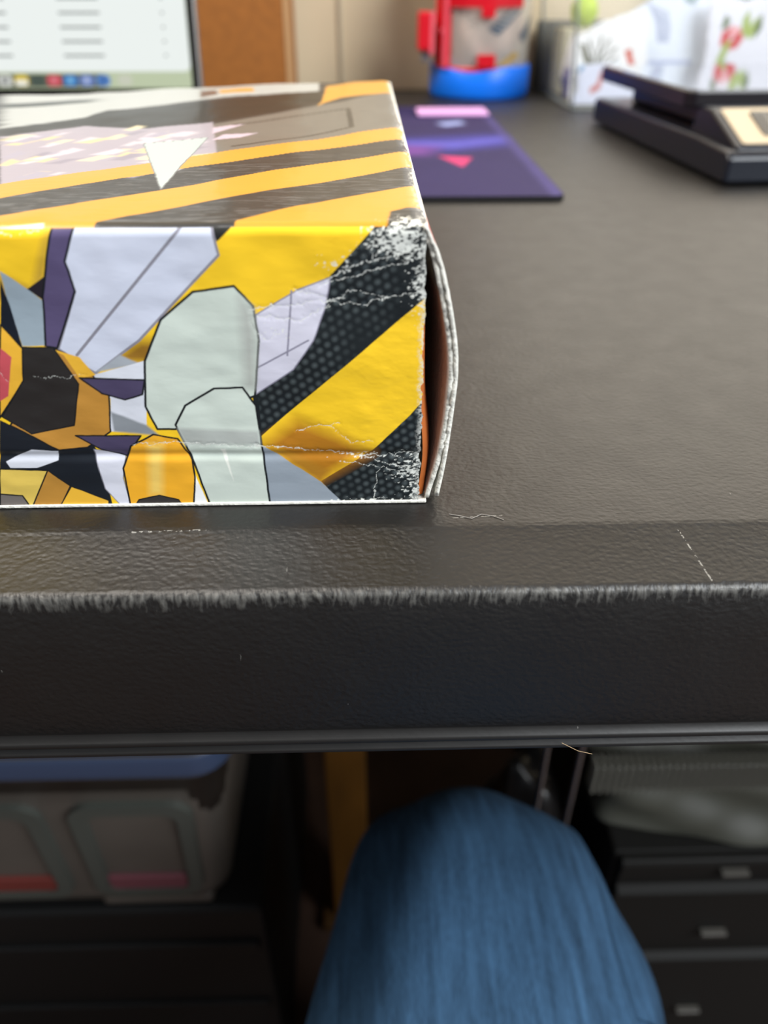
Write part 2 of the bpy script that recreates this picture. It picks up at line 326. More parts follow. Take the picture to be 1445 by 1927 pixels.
# ------------------------------------------------------------------ the printed cardboard box
FRONT = [
('p', '#b08a3c', 1.2, None, 0, [(-66.54, 51.12), (-61.42, 48.63), (-58.87, 51.06), (-56.24, 58.6), (-61.81, 47.13), (-67.65, 47.18)]),
('p', '#20211f', 0.06, None, 0, [(-28.11, 60.96), (-20.32, 61.55), (-23.11, 59.85), (-26.46, 57.02), (-27.23, 58.41)]),
('p', '#191f22', 0.06, None, 0, [(4.63, 62.21), (11.8, 63.15), (12.35, 47.71), (10.71, 46.0), (-22.32, 17.16), (-23.13, 26.93), (-13.09, 40.48), (-7.66, 48.18), (-6.37, 50.85), (1.33, 58.96)]),
('p', '#191f22', 0.06, None, 0, [(13.08, 26.97), (14.11, -2.34), (-4.54, -1.73), (-10.22, 6.08), (0.92, 13.51), (8.01, 21.0)]),
('p', '#b5771c', 2.2, None, 0, [(-22.25, 15.51), (-14.33, 21.05), (-5.71, 17.19), (0.92, 13.25), (-10.68, 6.08)]),
('p', '#b07a22', 0.8, None, 0, [(-20.88, 14.59), (-14.88, 12.43), (-8.26, 8.75), (-10.22, 5.94)]),
('p', '#99a3ae', 0.06, None, 0, [(-22.26, 15.38), (-10.22, 5.94), (-3.72, -2.04), (-21.92, -1.73)]),
('p', '#9a6f24', 1.4, None, 0, [(-49.01, 35.21), (-43.56, 38.64), (-39.71, 38.6), (-42.37, 33.8), (-46.19, 33.85)]),
('p', '#d9d7e6', 0.06, '#8f8c9e', 0.25, [(-20.72, 43.5), (-12.6, 48.12), (-6.39, 50.45), (-7.61, 44.83), (-10.15, 38.31), (-14.45, 32.26), (-22.28, 26.92)]),
('l', '#8f8c9e', 0.06, None, 0.35, [(-13.79, 47.93), (-15.39, 35.3)]),
('l', '#8f8c9e', 0.06, None, 0.35, [(-21.53, 32.68), (-11.17, 38.32)]),
('p', '#241f28', 0.06, None, 0, [(-62.39, 48.63), (-58.25, 51.25), (-59.33, 46.1)]),
('p', '#9cabb6', 0.06, None, 0, [(-66.21, 52.28), (-60.01, 46.51), (-61.6, 37.74), (-66.1, 37.57), (-66.65, 45.15)]),
('p', '#131a26', 0.06, None, 0, [(-66.67, 50.64), (-66.37, 43.29), (-66.13, 36.7), (-69.98, 38.9)]),
('p', '#d3d8e9', 0.06, '#8f8d99', 0.5, [(-51.55, 61.11), (-27.46, 60.96), (-26.46, 54.67), (-43.56, 38.64), (-53.3, 31.9), (-59.33, 37.07), (-53.64, 48.26), (-54.21, 53.73)]),
('l', '#8b8994', 0.06, None, 0.55, [(-31.18, 60.98), (-56.08, 35.72)]),
('p', '#a7adb5', 0.2, None, 0, [(-53.26, 32.13), (-47.9, 35.64), (-44.43, 33.83), (-49.5, 32.76)]),
('p', '#5a5074', 0.06, '#14181c', 0.4, [(-54.69, 61.13), (-50.81, 61.1), (-54.21, 53.73), (-53.64, 48.26), (-59.51, 37.18), (-61.66, 37.53), (-59.86, 47.11), (-56.73, 55.82)]),
('p', '#dfe2ec', 0.06, None, 0, [(-55.01, 31.24), (-42.87, 34.48), (-45.62, 18.73), (-53.02, 18.83), (-51.52, 26.33)]),
('p', '#8d9298', 0.3, None, 0, [(-52.11, 23.36), (-45.36, 20.22), (-43.17, 17.7), (-52.26, 18.82)]),
('p', '#1a1f27', 0.06, None, 0, [(-74.79, 21.83), (-63.55, 14.81), (-57.25, 15.87), (-56.25, 12.77), (-56.23, -1.15), (-62.78, 3.47), (-68.0, 9.26), (-78.17, 9.81)]),
('p', '#dcdde9', 0.06, '#8b8994', 0.2, [(-57.42, 14.59), (-51.02, 13.34), (-52.6, 7.41), (-52.15, -1.22), (-54.05, -0.18), (-57.0, 4.76)]),
('p', '#dfe2ec', 0.06, None, 0, [(-76.22, 12.02), (-70.14, 14.9), (-64.74, 14.44), (-65.3, 12.12), (-70.2, 10.35), (-75.76, 10.43)]),
('p', '#f0b73a', 0.06, '#14181c', 0.35, [(-69.15, 41.86), (-65.93, 36.7), (-67.57, 30.47), (-74.65, 22.31)]),
('p', '#c9545c', 0.06, None, 0, [(-70.43, 37.29), (-68.72, 35.42), (-71.6, 27.16), (-73.61, 26.01)]),
('p', '#c28b3b', 0.06, '#14181c', 0.35, [(-60.32, 37.19), (-55.76, 34.84), (-51.71, 26.92), (-53.02, 18.83), (-58.52, 15.12), (-64.46, 14.69), (-72.98, 20.58)]),
('p', '#f2bb3c', 0.06, None, 0, [(-62.41, 37.75), (-55.66, 35.28), (-53.4, 31.45), (-56.66, 30.8), (-58.63, 35.75)]),
('p', '#2b2827', 0.06, '#14181c', 0.3, [(-66.16, 37.36), (-60.29, 37.3), (-57.13, 29.66), (-60.07, 20.41), (-69.2, 18.55), (-74.16, 22.55), (-67.78, 30.47)]),
('p', '#4c4462', 0.06, '#14181c', 0.35, [(-56.64, 30.92), (-44.02, 30.31), (-44.99, 27.19), (-48.7, 26.06), (-52.97, 27.52)]),
('p', '#4c4462', 0.06, '#14181c', 0.35, [(-60.42, 17.93), (-47.0, 17.75), (-50.92, 12.69), (-55.87, 14.57)]),
('p', '#e8c860', 0.06, '#14181c', 0.35, [(-78.06, 10.21), (-68.13, 9.66), (-74.44, -0.84), (-81.14, -0.72)]),
('p', '#c18b3b', 0.06, '#14181c', 0.25, [(-68.13, 9.66), (-64.36, 5.56), (-68.42, -0.94), (-74.44, -0.84)]),
('p', '#f2bb3c', 0.06, '#14181c', 0.25, [(-64.17, 5.42), (-56.82, 1.7), (-57.39, -1.13), (-68.65, -0.94)]),
('p', '#77706c', 0.06, '#14181c', 0.35, [(-79.88, 3.75), (-75.21, 3.25), (-73.98, -0.85), (-81.14, -0.72)]),
('p', '#ffffff', 0.06, None, 0, [(-37.2, 8.52), (-34.85, -1.51), (-38.83, -1.44)]),
('p', '#f6b22e', 0.06, '#14181c', 0.4, [(-52.14, 9.82), (-49.55, 15.25), (-44.44, 17.97), (-39.56, 16.89), (-37.21, 11.71), (-37.28, 7.18), (-38.83, -1.44), (-52.38, -1.21)]),
('p', '#f7cf6a', 1.0, None, 0, [(-45.93, 15.71), (-42.84, 15.67), (-44.88, 3.18), (-47.64, 3.22)]),
('p', '#3a3635', 0.06, '#14181c', 0.3, [(-52.38, -1.21), (-50.19, 1.87), (-45.62, 2.91), (-41.64, 1.73), (-40.24, -1.42)]),
('p', '#d1dbd1', 0.06, '#14181c', 0.45, [(-43.32, 34.26), (-38.85, 42.62), (-32.1, 47.88), (-24.31, 49.02), (-21.16, 45.15), (-20.69, 38.41), (-22.53, 26.57), (-39.65, 19.15), (-43.36, 19.2), (-44.83, 24.47)]),
('p', '#b9bdb6', 1.2, None, 0, [(-23.76, 46.81), (-21.4, 44.74), (-21.2, 38.42), (-22.57, 28.33), (-24.27, 28.35)]),
('p', '#d1dbd1', 0.06, '#14181c', 0.45, [(-39.5, 20.14), (-36.9, 24.49), (-30.64, 28.19), (-24.9, 28.36), (-22.63, 24.31), (-22.09, 13.57), (-21.68, -1.73), (-34.61, -1.51), (-36.87, 10.91)]),
('p', '#b4b9b4', 0.5, None, 0, [(-39.07, 19.39), (-22.64, 18.42), (-22.48, 15.38), (-38.25, 15.35)]),
('p', '#f2f4ea', 0.15, None, 0, [(-30.94, 14.35), (-29.94, 14.33), (-29.03, 6.37)]),
]
TOP = [
('p', '#6f6b64', 0.4, None, 0, [(-37.24, 66.04), (11.05, 105.61), (11.28, 191.25), (-13.31, 157.43), (-45.25, 116.91)]),  # dark area painted lighter grey to include the reflection lying on it
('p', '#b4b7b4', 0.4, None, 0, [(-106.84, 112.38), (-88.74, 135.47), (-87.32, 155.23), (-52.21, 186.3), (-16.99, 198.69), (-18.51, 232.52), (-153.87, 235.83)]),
('p', '#d6982c', 0.5, None, 0, [(-55.19, 199.62), (-42.58, 202.78), (-44.89, 217.4), (-58.4, 213.99)]),
('p', '#6b5040', 0.6, None, 0, [(-60.97, 186.51), (-55.7, 196.23), (-59.47, 214.01), (-65.69, 214.16)]),
('p', '#26302e', 0.5, None, 0, [(-129.91, 172.93), (-118.49, 172.65), (-103.6, 179.75), (-98.42, 189.03), (-104.31, 195.74), (-117.47, 192.75), (-135.78, 188.34)]),
('p', '#d6982c', 0.5, None, 0, [(-15.33, 153.47), (-13.21, 164.34), (-8.23, 175.9), (15.73, 191.14), (18.57, 253.25), (-14.55, 216.66)]),
('p', '#040909', 0.4, None, 0, [(-106.47, 111.38), (-88.4, 134.3), (-86.97, 152.61), (-58.08, 174.12), (-14.52, 198.63), (-14.71, 164.37), (-22.02, 151.02), (-45.91, 121.11), (-62.62, 109.34), (-74.0, 111.57), (-83.0, 115.79), (-100.43, 95.55)]),
('p', '#a39aa4', 0.4, None, 0, [(-100.43, 95.55), (-83.0, 115.79), (-73.74, 110.58), (-62.18, 107.4), (-45.91, 121.11), (-36.19, 66.02), (-76.9, 33.77)]),
('p', '#d9c490', 0.8, None, 0, [(-88.04, 89.23), (-85.95, 95.1), (-83.21, 95.06), (-85.27, 88.93)]),
('p', '#d9c490', 0.8, None, 0, [(-84.96, 53.88), (-84.99, 62.1), (-81.82, 59.08), (-82.78, 53.39)]),
('p', '#d9c490', 0.8, None, 0, [(-78.08, 58.35), (-76.5, 62.7), (-74.33, 62.35), (-75.99, 58.12)]),
('p', '#cbbfc8', 0.8, None, 0, [(-68.66, 35.42), (-68.51, 40.4), (-66.65, 38.41), (-67.37, 35.12)]),
('p', '#c9bfc4', 0.8, None, 0, [(-60.82, 89.95), (-59.15, 98.8), (-56.15, 96.4), (-58.3, 89.46)]),
('p', '#cbbfc8', 0.8, None, 0, [(-44.29, 47.39), (-42.39, 54.64), (-39.74, 52.41), (-42.03, 46.97)]),
('p', '#d9c490', 0.8, None, 0, [(-60.75, 65.48), (-59.55, 71.53), (-57.29, 69.84), (-58.86, 65.13)]),
('p', '#d9c490', 0.8, None, 0, [(-45.28, 48.96), (-41.26, 57.44), (-37.21, 56.33), (-41.49, 48.5)]),
('p', '#a29aa8', 0.8, None, 0, [(-49.87, 63.53), (-46.0, 73.14), (-41.8, 71.7), (-45.98, 63.01)]),
('p', '#8f8794', 0.8, None, 0, [(-81.47, 64.77), (-80.37, 70.91), (-77.77, 69.56), (-79.25, 64.43)]),
('p', '#c9bfc4', 0.8, None, 0, [(-69.65, 43.47), (-68.62, 46.28), (-67.21, 45.9), (-68.32, 43.31)]),
('p', '#8f8794', 0.8, None, 0, [(-46.97, 68.51), (-43.7, 77.14), (-40.14, 75.65), (-43.69, 68.04)]),
('p', '#c9bfc4', 0.8, None, 0, [(-51.99, 93.9), (-48.98, 100.39), (-46.09, 100.18), (-49.14, 93.56)]),
('p', '#c9bfc4', 0.8, None, 0, [(-76.87, 85.16), (-75.21, 93.76), (-71.86, 91.96), (-73.98, 84.7)]),
('p', '#8f8794', 0.8, None, 0, [(-58.91, 41.17), (-57.58, 44.08), (-56.06, 43.78), (-57.45, 41.0)]),
('p', '#8f8794', 0.8, None, 0, [(-75.03, 56.3), (-71.26, 61.54), (-67.89, 62.61), (-71.36, 56.04)]),
('p', '#cbbfc8', 0.8, None, 0, [(-87.85, 96.69), (-85.7, 102.31), (-83.08, 102.49), (-85.15, 96.42)]),
('p', '#8f8794', 0.8, None, 0, [(-51.6, 39.73), (-50.68, 43.42), (-49.21, 42.33), (-50.35, 39.51)]),
('p', '#d9c490', 0.8, None, 0, [(-58.03, 73.15), (-53.81, 82.39), (-49.43, 81.9), (-53.79, 72.67)]),
('p', '#e2d4ac', 0.8, None, 0, [(-83.27, 83.22), (-80.91, 88.83), (-78.15, 89.0), (-80.43, 82.94)]),
('p', '#e2d4ac', 0.8, None, 0, [(-70.68, 90.08), (-67.81, 97.89), (-64.35, 97.43), (-67.34, 89.68)]),
('p', '#d9c490', 0.8, None, 0, [(-74.96, 43.26), (-73.32, 47.71), (-71.01, 47.21), (-72.78, 43.01)]),
('p', '#d9c490', 0.8, None, 0, [(-76.68, 84.27), (-72.24, 91.05), (-68.31, 92.62), (-72.38, 83.96)]),
('p', '#d9c490', 0.8, None, 0, [(-93.82, 81.35), (-90.88, 87.56), (-87.61, 88.29), (-90.28, 81.05)]),
('p', '#a29aa8', 0.8, None, 0, [(-64.64, 59.67), (-62.43, 63.48), (-60.28, 63.68), (-62.43, 59.47)]),
('p', '#8f8794', 0.8, None, 0, [(-66.87, 33.61), (-64.1, 37.78), (-61.41, 38.06), (-64.09, 33.39)]),
('p', '#8f8794', 0.8, None, 0, [(-79.94, 66.3), (-79.66, 71.77), (-77.63, 69.95), (-78.43, 65.98)]),
('p', '#d9c490', 0.8, None, 0, [(-63.27, 70.96), (-61.54, 75.77), (-59.4, 75.18), (-61.25, 70.7)]),
('p', '#cbbfc8', 0.8, None, 0, [(-83.56, 78.62), (-82.33, 83.99), (-80.03, 83.16), (-81.47, 78.33)]),
('p', '#a29aa8', 0.8, None, 0, [(-93.26, 91.05), (-90.15, 101.31), (-85.5, 100.96), (-88.72, 90.54)]),
('p', '#c9bfc4', 0.8, None, 0, [(-64.3, 38.76), (-62.11, 45.69), (-58.84, 44.3), (-61.39, 38.37)]),
('p', '#a29aa8', 0.8, None, 0, [(-88.06, 64.34), (-87.6, 73.39), (-84.02, 70.61), (-85.38, 63.83)]),
('p', '#c9bfc4', 0.8, None, 0, [(-45.79, 42.8), (-43.95, 48.83), (-41.53, 47.2), (-43.68, 42.45)]),
('p', '#cbbfc8', 0.8, None, 0, [(-76.61, 65.97), (-76.25, 73.94), (-73.41, 71.11), (-74.55, 65.51)]),
('p', '#cbbfc8', 0.8, None, 0, [(-76.24, 68.05), (-74.92, 77.16), (-71.36, 74.71), (-73.35, 67.54)]),
('p', '#8f8794', 0.8, None, 0, [(-46.42, 57.99), (-45.82, 65.56), (-43.76, 62.22), (-44.95, 57.53)]),
('p', '#c9bfc4', 0.8, None, 0, [(-60.77, 82.94), (-57.21, 94.36), (-52.62, 92.5), (-56.61, 82.33)]),
('p', '#8f8794', 0.8, None, 0, [(-60.94, 60.15), (-58.22, 69.58), (-54.28, 67.6), (-57.47, 59.63)]),
('p', '#cbbfc8', 0.8, None, 0, [(-60.6, 88.52), (-59.56, 96.72), (-56.99, 94.0), (-58.58, 88.05)]),
('p', '#a29aa8', 0.8, None, 0, [(-76.08, 40.49), (-73.99, 48.15), (-70.27, 46.72), (-72.8, 40.06)]),
('p', '#a29aa8', 0.8, None, 0, [(-75.73, 33.07), (-75.28, 38.03), (-73.16, 36.39), (-74.12, 32.78)]),
('p', '#d9c490', 0.8, None, 0, [(-57.33, 69.94), (-54.07, 74.55), (-51.31, 75.3), (-54.43, 69.72)]),
('p', '#8f8794', 0.8, None, 0, [(-67.41, 95.7), (-64.24, 103.09), (-60.86, 103.07), (-64.04, 95.33)]),
('p', '#cbbfc8', 0.8, None, 0, [(-96.41, 86.48), (-94.48, 98.5), (-89.47, 96.5), (-92.05, 85.85)]),
('p', '#e2d4ac', 0.8, None, 0, [(-49.37, 47.66), (-48.39, 52.95), (-46.54, 51.12), (-47.88, 47.35)]),
('p', '#e2d4ac', 0.8, None, 0, [(-70.0, 33.07), (-68.88, 39.01), (-66.22, 37.35), (-67.82, 32.72)]),
('p', '#a29aa8', 0.8, None, 0, [(-93.16, 84.64), (-92.04, 95.63), (-87.71, 93.04), (-89.64, 84.04)]),
('p', '#c9bfc4', 0.8, None, 0, [(-48.4, 76.26), (-44.53, 84.09), (-40.86, 83.7), (-44.83, 75.85)]),
('p', '#e2d4ac', 0.8, None, 0, [(-57.02, 90.61), (-55.54, 100.92), (-52.38, 97.52), (-54.5, 90.03)]),
('p', '#c9bfc4', 0.8, None, 0, [(-81.56, 55.79), (-79.73, 60.19), (-77.39, 60.08), (-79.23, 55.56)]),
('p', '#d9c490', 0.8, None, 0, [(-81.59, 59.51), (-80.51, 65.94), (-77.75, 64.45), (-79.27, 59.15)]),
('p', '#e2d4ac', 0.8, None, 0, [(-68.92, 104.72), (-67.3, 114.01), (-64.13, 111.75), (-66.24, 104.21)]),
('p', '#e2d4ac', 0.8, None, 0, [(-54.56, 60.68), (-51.94, 67.5), (-48.9, 66.48), (-51.74, 60.31)]),
('p', '#c9bfc4', 0.8, None, 0, [(-55.68, 77.36), (-52.49, 88.75), (-48.17, 86.25), (-51.88, 76.74)]),
('p', '#e2d4ac', 0.8, None, 0, [(-99.17, 88.73), (-96.36, 98.59), (-91.83, 98.28), (-94.74, 88.23)]),
('p', '#e2d4ac', 0.8, None, 0, [(-55.22, 62.75), (-50.99, 70.56), (-46.91, 70.5), (-51.2, 62.35)]),
('p', '#cbbfc8', 0.8, None, 0, [(-64.15, 68.47), (-63.59, 76.27), (-61.07, 73.32), (-62.31, 68.02)]),
('p', '#c9bfc4', 0.8, None, 0, [(-50.05, 81.38), (-47.53, 89.83), (-44.4, 88.0), (-47.25, 80.91)]),
('p', '#a29aa8', 0.8, None, 0, [(-60.86, 91.92), (-56.25, 100.87), (-51.86, 101.33), (-56.45, 91.49)]),
('p', '#c9bfc4', 0.8, None, 0, [(-53.33, 56.87), (-48.89, 61.97), (-45.37, 63.25), (-49.6, 56.63)]),
('p', '#cbbfc8', 0.8, None, 0, [(-55.03, 93.94), (-51.2, 102.0), (-47.52, 101.93), (-51.39, 93.54)]),
('p', '#d9c490', 0.8, None, 0, [(-50.51, 61.33), (-48.02, 69.44), (-44.82, 67.56), (-47.67, 60.88)]),
('p', '#a29aa8', 0.8, None, 0, [(-51.17, 48.98), (-46.67, 54.24), (-43.04, 55.31), (-47.38, 48.72)]),
('p', '#d9c490', 0.8, None, 0, [(-45.76, 60.1), (-40.64, 65.6), (-36.73, 67.16), (-41.67, 59.85)]),
('p', '#c9bfc4', 0.8, None, 0, [(-81.24, 61.28), (-77.63, 67.34), (-74.04, 68.17), (-77.4, 60.98)]),
('p', '#e2d4ac', 0.8, None, 0, [(-67.49, 36.64), (-66.01, 42.18), (-63.43, 40.93), (-65.25, 36.33)]),
('p', '#c9bfc4', 0.8, None, 0, [(-63.03, 80.02), (-61.38, 86.1), (-58.97, 84.93), (-60.87, 79.68)]),
('p', '#cbbfc8', 0.8, None, 0, [(-67.49, 67.17), (-64.12, 74.96), (-60.3, 74.58), (-63.77, 66.76)]),
('p', '#a29aa8', 0.8, None, 0, [(-78.39, 67.2), (-77.74, 71.37), (-76.05, 70.34), (-76.98, 66.96)]),
('p', '#e2d4ac', 0.8, None, 0, [(-68.3, 59.34), (-64.85, 66.12), (-61.2, 66.17), (-64.65, 58.99)]),
('p', '#c9b8c6', 0.3, None, 0, [(-43.98, 108.88), (-34.79, 118.73), (-37.77, 108.73), (-42.22, 97.65)]),
('p', '#c9b8c6', 0.3, None, 0, [(-40.61, 85.66), (-38.98, 95.8), (-29.85, 100.06), (-33.86, 90.48)]),
('p', '#d6982c', 0.15, None, 0, [(-76.81, 17.44), (-72.14, 21.26), (-52.67, 39.47), (-34.18, 52.89), (10.54, 86.88), (15.54, 90.98), (16.82, 111.34), (11.09, 106.57), (-36.4, 67.42), (-77.29, 34.8), (-81.97, 29.91)]),
('p', '#d6982c', 0.15, None, 0, [(-70.71, 2.72), (-66.59, 6.7), (-50.72, 19.41), (-26.23, 40.46), (11.49, 69.08), (15.7, 71.89), (14.4, 52.94), (11.52, 50.54), (-23.93, 21.89), (-43.47, 6.9), (-47.76, 2.15), (-48.83, -7.39), (-66.7, -6.95)]),
('p', '#d6982c', 0.15, None, 0, [(-25.28, -9.87), (-24.01, -4.03), (-22.88, 2.64), (-12.71, 12.92), (11.03, 31.62), (16.66, 35.64), (12.69, -10.8)]),
('p', '#f8f4dc', 0.3, None, 0, [(-66.07, 0.46), (-57.0, 1.66), (-55.76, -5.26), (-63.38, -6.38)]),
('p', '#b4c0bb', 0.15, '#777777', 0.3, [(-58.06, 82.87), (-42.27, 90.69), (-41.93, 27.96)]),
('l', '#3b3834', 0.2, None, 1.6, [(-38.58, 114.71), (-4.91, 145.5), (-3.29, 105.96)]),
('l', '#3b3834', 0.2, None, 1.6, [(-33.36, 76.07), (-3.29, 105.96)]),
('p', '#191f22', 0.3, None, 0, [(4.9, 8.44), (8.01, 11.18), (12.81, 11.89), (12.57, -3.56), (3.61, -3.34)]),
]
CRACKS = [
(0.5, [(-7.09, 49.97), (-3.61, 51.8), (0.31, 53.32), (5.15, 54.63), (9.91, 57.05)]),
(0.4, [(-8.41, 49.09), (-3.65, 50.24), (1.26, 51.86), (5.65, 52.8), (10.19, 54.02)]),
(0.35, [(-13.08, 48.23), (-7.73, 46.67), (-4.79, 45.42), (0.21, 45.38), (5.2, 46.86), (10.36, 47.73)]),
(0.3, [(-21.85, 44.23), (-15.77, 45.21), (-8.75, 46.07), (-3.76, 46.63)]),
(0.3, [(-22.0, 42.68), (-16.96, 42.84), (-12.98, 42.07), (-6.8, 45.13)]),
(0.3, [(-7.8, 45.14), (-2.23, 48.14), (1.22, 47.4), (4.21, 46.57)]),
(0.4, [(-23.61, 15.14), (-16.98, 14.54), (-10.31, 13.67), (-5.83, 13.34), (-1.35, 12.23), (4.31, 10.3), (11.46, 7.51)]),
(0.25, [(-49.01, 15.75), (-40.12, 16.14), (-30.27, 15.24), (-23.39, 15.14)]),
(0.3, [(-3.6, 12.66), (3.18, 12.17), (11.31, 13.1)]),
(0.3, [(-5.91, 10.98), (0.89, 9.95), (6.62, 8.13), (11.49, 6.42)]),
(0.3, [(1.35, 61.87), (1.8, 58.22), (1.09, 53.99)]),
(0.4, [(1.32, 58.22), (5.12, 59.12), (10.04, 59.27)]),
(0.3, [(2.03, 9.27), (1.05, 1.03)]),
(0.15, [(-65.8, 31.7), (-60.82, 30.85), (-55.45, 31.58)]),
(0.15, [(-71.83, 32.33), (-70.39, 30.04)]),
(0.25, [(-64.42, 58.65), (-58.75, 58.98), (-56.39, 60.24)]),
(0.3, [(-14.5, 18.31), (-10.02, 19.75), (-5.61, 20.19)]),
(0.2, [(-7.82, 19.72), (-3.52, 15.89), (0.94, 15.57)]),
(0.2, [(-22.08, 41.84), (-19.36, 38.4), (-17.19, 39.99)]),
]

BOXX0, BOXX1, YF, BD, BH = -.190, .0112, .1415, .229, .060
def carton():
    t = thing('cardboard_box', 'flat worn cardboard box printed with yellow and black diagonal stripes, open at its right end', 'box', (0, YF, ZT))
    xs = np.concatenate([np.linspace(BOXX0, -.095, 24), np.linspace(-.0945, BOXX1, 800)]) * 1000
    # profile: up the front (s = height), around a 2.2 mm fold, back along the top
    R = 2.2; H = BH * 1000; D = BD * 1000
    s_front = np.linspace(.4, H - R, 430); arc = np.radians(np.linspace(0, 90, 14)[1:-1])
    steps = [0]; st = .22
    while steps[-1] < D - R: steps.append(steps[-1] + st); st = min(st * 1.011, 1.6)
    s_top = np.array(steps); s_top *= (D - R) / s_top[-1]
    py = np.concatenate([np.zeros(len(s_front)), R - R * np.cos(arc), R + s_top])
    pz = np.concatenate([s_front, H - R + R * np.sin(arc), np.full(len(s_top), H)])
    isf = np.concatenate([np.ones(len(s_front), bool), arc < .79, np.zeros(len(s_top), bool)])
    X, PY = np.meshgrid(xs, py); PZ = np.meshgrid(xs, pz)[1]; IF = np.meshgrid(xs, isf)[1].astype(bool)
    C = np.empty(X.shape + (3,))
    nf = int(isf.sum())
    U, V = X[:nf], PZ[:nf] - 0.0
    # -- front print
    wx = (fbm(U * .5, V * .5, 3, 5) - .5) * .15
    C[:nf] = paint(U + wx, V + wx, '#ffd02a', FRONT)
    dark = C[:nf].max(-1) < .03
    a = math.radians(38); ru = (U * math.cos(a) + V * math.sin(a)) / 1.9; rv = (-U * math.sin(a) + V * math.cos(a)) / 1.75
    row = np.floor(rv); du = (ru + .5 * (row % 2)) % 1 - .5; dv = rv % 1 - .5
    dot = np.clip(1.15 - np.hypot(du, dv) / .40, 0, 1) * np.clip((fbm(U * .12, V * .12, 3, 9) - .25) * 3, 0, 1) * dark * (U > -22) * .45
    C[:nf] = C[:nf] * (1 - dot[..., None]) + np.array(lin('#6a7476')) * dot[..., None]
    # -- top print
    U2, V2 = X[nf:], PY[nf:]
    n2 = (fbm(U2 * .35, V2 * .5, 3, 11) - .5) * .3
    C[nf:] = paint(U2 + n2, V2 + n2, '#262627', TOP)
    rub = np.clip((fbm(U2 * .22 + 7, V2 * 1.9, 5, 21) - .56) * 7, 0, 1) * np.clip(1 - V2 / 90, 0, 1) * (C[nf:].max(-1) < .04) * .22
    C[nf:] = C[nf:] * (1 - rub[..., None]) + .5 * rub[..., None]
    # -- wear on the front: cracks, scuffed corners and edges show the white board
    jx = (fbm(U * .9, V * .9, 4, 31) - .5) * 1.6; jy = (fbm(U * .9 + 50, V * .9, 4, 37) - .5) * 1.6
    fine = fbm(U * 3.2, V * 3.2, 3, 41); mid = fbm(U * .9, V * 1.6, 4, 43)
    wearA = np.zeros(U.shape); rel = np.zeros(U.shape)
    for wd, pts in CRACKS:
        d = np.full(U.shape, 1e9)
        for p, q in zip(pts, pts[1:]): d = np.minimum(d, seg_dist(U + jx, V + jy, *p, *q))
        wl = wd * (.15 + .75 * mid)
        wearA = np.maximum(wearA, np.clip(.5 - (d - wl * .5) / .10, 0, 1) * np.clip((fine - .30) * 5, 0, 1))
        rel -= np.exp(-(d / .5) ** 2) * .10 * wd * 2
    def zone(cx, cy, rx, ry, st_):
        k = np.exp(-(((U - cx) / rx) ** 2 + ((V - cy) / ry) ** 2)); return np.clip((fbm(U * 1.5, V * 2.6, 5, 51) + k * st_ - .86) * 9, 0, 1) * (k > .12)
    for z in ((6.5, 57.0, 7.0, 3.8, .54), (10.5, 50, 3, 9, .42), (-5, 53.5, 4.5, 2.0, .36), (8.5, 9, 5.0, 4.5, .42), (11, 3, 5, 5, .36), (-2, 12.5, 6, 1.2, .32), (-17, 40, 4, 3.5, .22), (0, 1, 12, .8, .4)):
        wearA = np.maximum(wearA, zone(*z))
    edge_r = np.clip(1 - (BOXX1 * 1000 - U) / (.7 + 1.0 * mid), 0, 1) * np.clip((fine - .35) * 6, 0, 1); wearA = np.maximum(wearA, edge_r * .9)
    wearA[:, :] = np.clip(wearA, 0, 1) * .92
    C[:nf] = C[:nf] * (1 - wearA[..., None]) + np.array(lin('#e9ebe4')) * wearA[..., None]
    # scuffed strip wrapping over the right corner of the fold
    k = np.exp(-(((U2 - 8.5) / 5.0) ** 2 + (V2 / 5.5) ** 2)); wt = np.clip((fbm(U2 * 1.5, V2 * 2.0, 4, 61) + k * .5 - .85) * 8, 0, 1) * (k > .1)
    k2 = np.clip(1 - (BOXX1 * 1000 - U2) / 1.6, 0, 1) * np.clip((fbm(U2 * 2, V2 * .5, 3, 63) - .45) * 5, 0, 1) * .7; wt = np.maximum(wt, k2)
    C[nf:] = C[nf:] * (1 - wt[..., None]) + np.array(lin('#ecebe0')) * wt[..., None]
    # -- relief: dents, creases, slight bulging, worn right edge
    dn = np.zeros(X.shape)
    dn[:nf] = rel + (fbm(U * .06, V * .09, 3, 71) - .5) * 1.1 + (fbm(U * .5, V * .9, 3, 73) - .5) * .03 * (1 + 2 * np.exp(-((U - 6) / 12) ** 2))
    dn[:nf] -= .5 * np.exp(-((V - 12.6 + U * .01) / 1.0) ** 2)
    dn[:nf] *= np.clip(V / 6, 0, 1)
    dt = (fbm(U2 * .05, V2 * .03, 3, 81) - .5) * 1.0 + (fbm(U2 * .25, V2 * .9, 3, 83) - .5) * .05
    f0 = dn[nf - 1]
    YY = PY.copy(); ZZ = PZ.copy()
    YY[:nf] -= dn[:nf]
    ZZ[nf:] += dt * np.clip(V2 / 8, 0, 1)
    ZZ[nf:] -= (np.clip((11 - U2) / 75, 0, 1.9) ** 1.2) * 2.4 * (V2 / D) ** 2
    YY[nf:] -= f0[None] * np.clip(1 - V2 / 6, 0, 1)
    XX = X.copy()
    rgt = np.clip((X - (BOXX1 * 1000 - 3)) / 3, 0, 1)
    XX += rgt * (fbm(PZ * .6 + PY * .2, X * 0, 3, 91) - .5) * .9
    ZZ -= (rgt ** 2) * .5 * (~IF)
    co = np.stack([XX, YY, ZZ], -1) / 1000
    grid_mesh('printed_sleeve', co, C, ink_mat('glossy_printed_card', .40, .45, .02, 1400, .16, '#c9b59a'), t)
